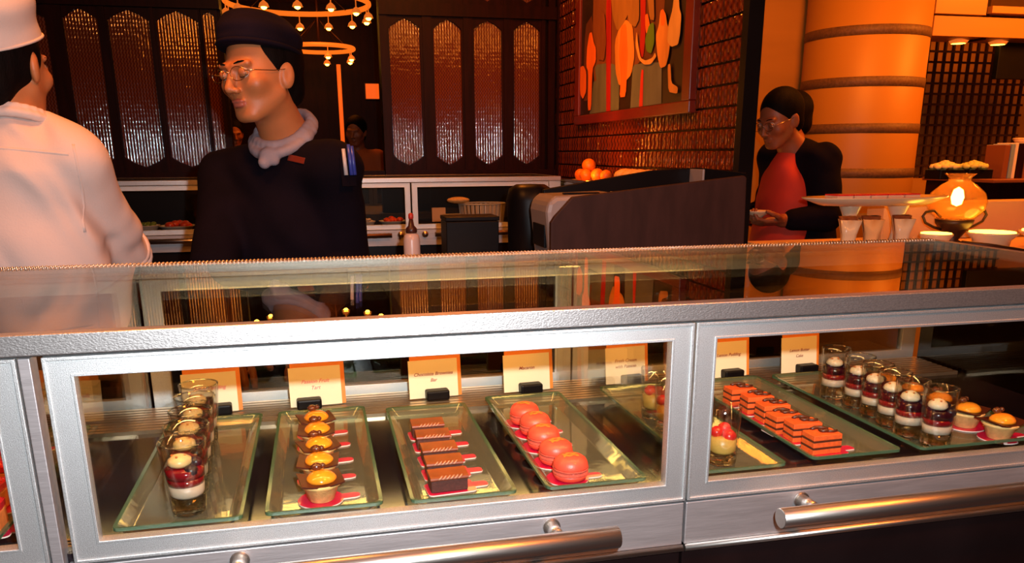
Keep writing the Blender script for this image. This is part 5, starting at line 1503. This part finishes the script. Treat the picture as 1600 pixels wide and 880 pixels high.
g.ell((.035, .0, 1.17), (.175, .150, .215), B, .03); g.ell((.020, 0, .96), (.185, .165, .16), B, .05); g.cap(shL, shR, .068, .068, .06)
g.cap(neck+np.array([.045, 0, -.09]), neck+np.array([.020, 0, -.012]), .085, .062, .05)
g.cap(shL, elL, .068, .060, .03); g.cap(shR, elR, .068, .060, .03); g.cap(elL, elL+(wrL-elL)*.75, .060, .046, .01); g.cap(elR, elR+(wrR-elR)*.75, .060, .046, .01)
g.folds(.004, 1, 5, (.5, 0, 1)); g.ell((-.245, .03, 1.10), (.150, .100, .26), B @ rotm(R(90)), .012, True)
g.mesh('jacket', M['jacket'], mn)
g = SDF((-.30, -.2, .80), (.15, .2, 1.42), .006)
g.ell((-.045, -.01, 1.13), (.112, .150, .235), None, .03); g.ell((-.055, -.01, .98), (.125, .145, .14), None, .05); g.cap(neck+np.array([-.03, 0, -.07]), neck+np.array([-.005, 0, -.02]), .060, .060, .03)
g.folds(.003, 1, 8, (0, 0, 1)); g.mesh('red_shirt', M['red_top'], mn)
g = SDF((-.26, -.26, .02), (.26, .26, 1.00), .009)
g.ell((0, 0, .90), (.160, .135, .11), B, .03)
for s in (-1, 1):
    hp, kn, an = np.array(Bp(s*.085, .01, .86)), np.array(Bp(s*.095, -.01, .48)), np.array(Bp(s*.095, .02, .10))
    g.cap(hp, kn, .095, .075, .02); g.cap(kn, an, .075, .062, .02)
g.mesh('trousers', M['trouser'], mn)
g = SDF((-.3, -.3, -.005), (.3, .3, .13), .007)
for s in (-1, 1): g.cap(np.array(Bp(s*.095, .03, .045)), np.array(Bp(s*.107, -.13, .038)), .047, .040, .02)
g.box((0, 0, -.05), (.5, .5, .051), None, .0, .002, True); g.mesh('shoes', M['shoe'], mn)
for s in (-1, 1):
    pts = [Hm.p(s*.033+.0235*math.cos(a), -.102, -.004+.0165*math.sin(a)) for a in [2*PI*k/22 for k in range(22)]]
    b = MB(); b.tube(pts, .0011, 6, closed=True); b.tube([Hm.p(s*.056, -.100, .001), Hm.p(s*.070, -.070, .001), Hm.p(s*.078, .008, .002)], .0012, 6)
    if s > 0: b.tube([Hm.p(-.010, -.102, 0), Hm.p(0, -.106, .003), Hm.p(.010, -.102, 0)], .0011, 6)
    fr = b.build('eyeglass_frame', M['wire'], mn); b = MB(); b.add(pts, [tuple(range(22))]); b.build('lens', M['lens'], fr)
t = tag(empty('small_bowl', (1.98-.255, 2.36-.155, 1.108)), 'small cream bowl held by the man in the black jacket', 'bowl')
b = MB(); b.lathe([(0, 0), (.022, 0), (.026, .006), (.050, .022), (.054, .028), (.050, .027), (.022, .008), (0, .007)], 28); b.build('dish', M['china'], t)
b = MB(); b.lathe([(0, .0165), (.040, .0175), (.041, .019), (0, .021)], 20); b.build('soup', M['custard'], t)

# ---------------------------------------------------------------- guests further off
def simple_person(loc, yaw, top, label, z0=0., hair=True, seated=False, sc=1., skin=None):
    global B
    skin = skin or M['skin2']
    t = tag(empty('person', loc), label, 'person')
    B = rotm(yaw)
    H = Head(Bp(0, -.03, 1.53), yaw, R(8), 0, .97)
    nk = np.array(Bp(0, .0, 1.39)); a_, b_ = np.array(Bp(.155, 0, 1.33)), np.array(Bp(-.155, 0, 1.33))
    e1, e2 = np.array(Bp(.20, -.03, 1.08)), np.array(Bp(-.20, -.03, 1.08)); w1, w2 = np.array(Bp(.12, -.23, 1.04)), np.array(Bp(-.12, -.23, 1.04))
    g = SDF((-.36, -.42, -.01), (.36, .42, 1.68), .008)
    g.ell((0, 0, 1.17), (.14, .10, .19), B, .03); g.ell((0, 0, .95), (.15, .11, .14), B, .03); g.cap(a_, b_, .05, .05, .04); g.cap(nk-np.array([0, 0, .06]), nk, .06, .055, .04)
    limb(g, a_, e1, w1, (.046, .038, .028)); limb(g, b_, e2, w2, (.046, .038, .028))
    dv = B @ np.array([0, -1., 0]); sd = B @ np.array([1., 0, 0])
    hand_sdf(g, w1, dv-.4*sd, (0, 0, -1), -sd, .5); hand_sdf(g, w2, dv+.4*sd, (0, 0, -1), sd, .5)
    for s in (-1, 1):
        hp, kn, an = np.array(Bp(s*.085, .01, .90)), np.array(Bp(s*.095, -.01, .48)), np.array(Bp(s*.095, .02, .09))
        limb(g, hp, kn, an, (.08, .055, .04), .03); g.cap(an, np.array(Bp(s*.105, -.12, .035)), .038, .032, .03)
    head_sdf(g, H, nk); g.mesh('body', skin, t)
    g = SDF(H.c-.15, H.c+.16, .006); g.ell(H.p(0, .024, .030), (.082, .096, .090), H.A, 0); g.ell(H.p(0, .06, -.04), (.062, .05, .06), H.A, .02)
    g.ell(H.p(0, -.095, -.015), (.068, .078, .078), H.A, .006, True); g.mesh('hair', M['hair'], t)
    g = SDF((-.36, -.36, .78), (.36, .36, 1.44), .008)
    g.ell((0, 0, 1.17), (.165, .125, .21), B, .03); g.ell((0, 0, .93), (.170, .13, .14), B, .05); g.cap(a_, b_, .064, .064, .05); g.cap(nk-np.array([0, 0, .09]), nk-np.array([0, 0, .03]), .08, .06, .04)
    g.cap(a_, e1, .064, .054, .02); g.cap(b_, e2, .064, .054, .02); g.cap(e1, e1+(w1-e1)*.8, .054, .042, .01); g.cap(e2, e2+(w2-e2)*.8, .054, .042, .01)
    g.folds(.003, 1, 2); g.mesh('top', top, t)
    g = SDF((-.26, -.26, .02), (.26, .26, .98), .010); g.ell((0, 0, .89), (.158, .125, .10), B, .03)
    for s in (-1, 1):
        hp, kn, an = np.array(Bp(s*.085, .01, .86)), np.array(Bp(s*.095, -.01, .48)), np.array(Bp(s*.095, .02, .10))
        g.cap(hp, kn, .092, .072, .02); g.cap(kn, an, .072, .060, .02)
    g.mesh('trousers', M['trouser'], t)
    g = SDF((-.3, -.3, -.005), (.3, .3, .13), .008)
    for s in (-1, 1): g.cap(np.array(Bp(s*.095, .03, .045)), np.array(Bp(s*.107, -.13, .038)), .047, .040, .02)
    g.box((0, 0, -.05), (.5, .5, .051), None, .0, .002, True); g.mesh('shoes', M['shoe'], t)


simple_person((2.28, 2.90, 0), R(-95), M['jacket'], 'dark haired person in dark clothes hidden behind the man in the black jacket')
simple_person((.33, 5.9, 0), R(-20), M['orange_top'], 'person in an orange brown top in the dining room beyond')
simple_person((-.66, 6.7, 0), R(15), M['trouser'], 'dim person with a reddish face in the dining room, left of the dark cook', sc=1)
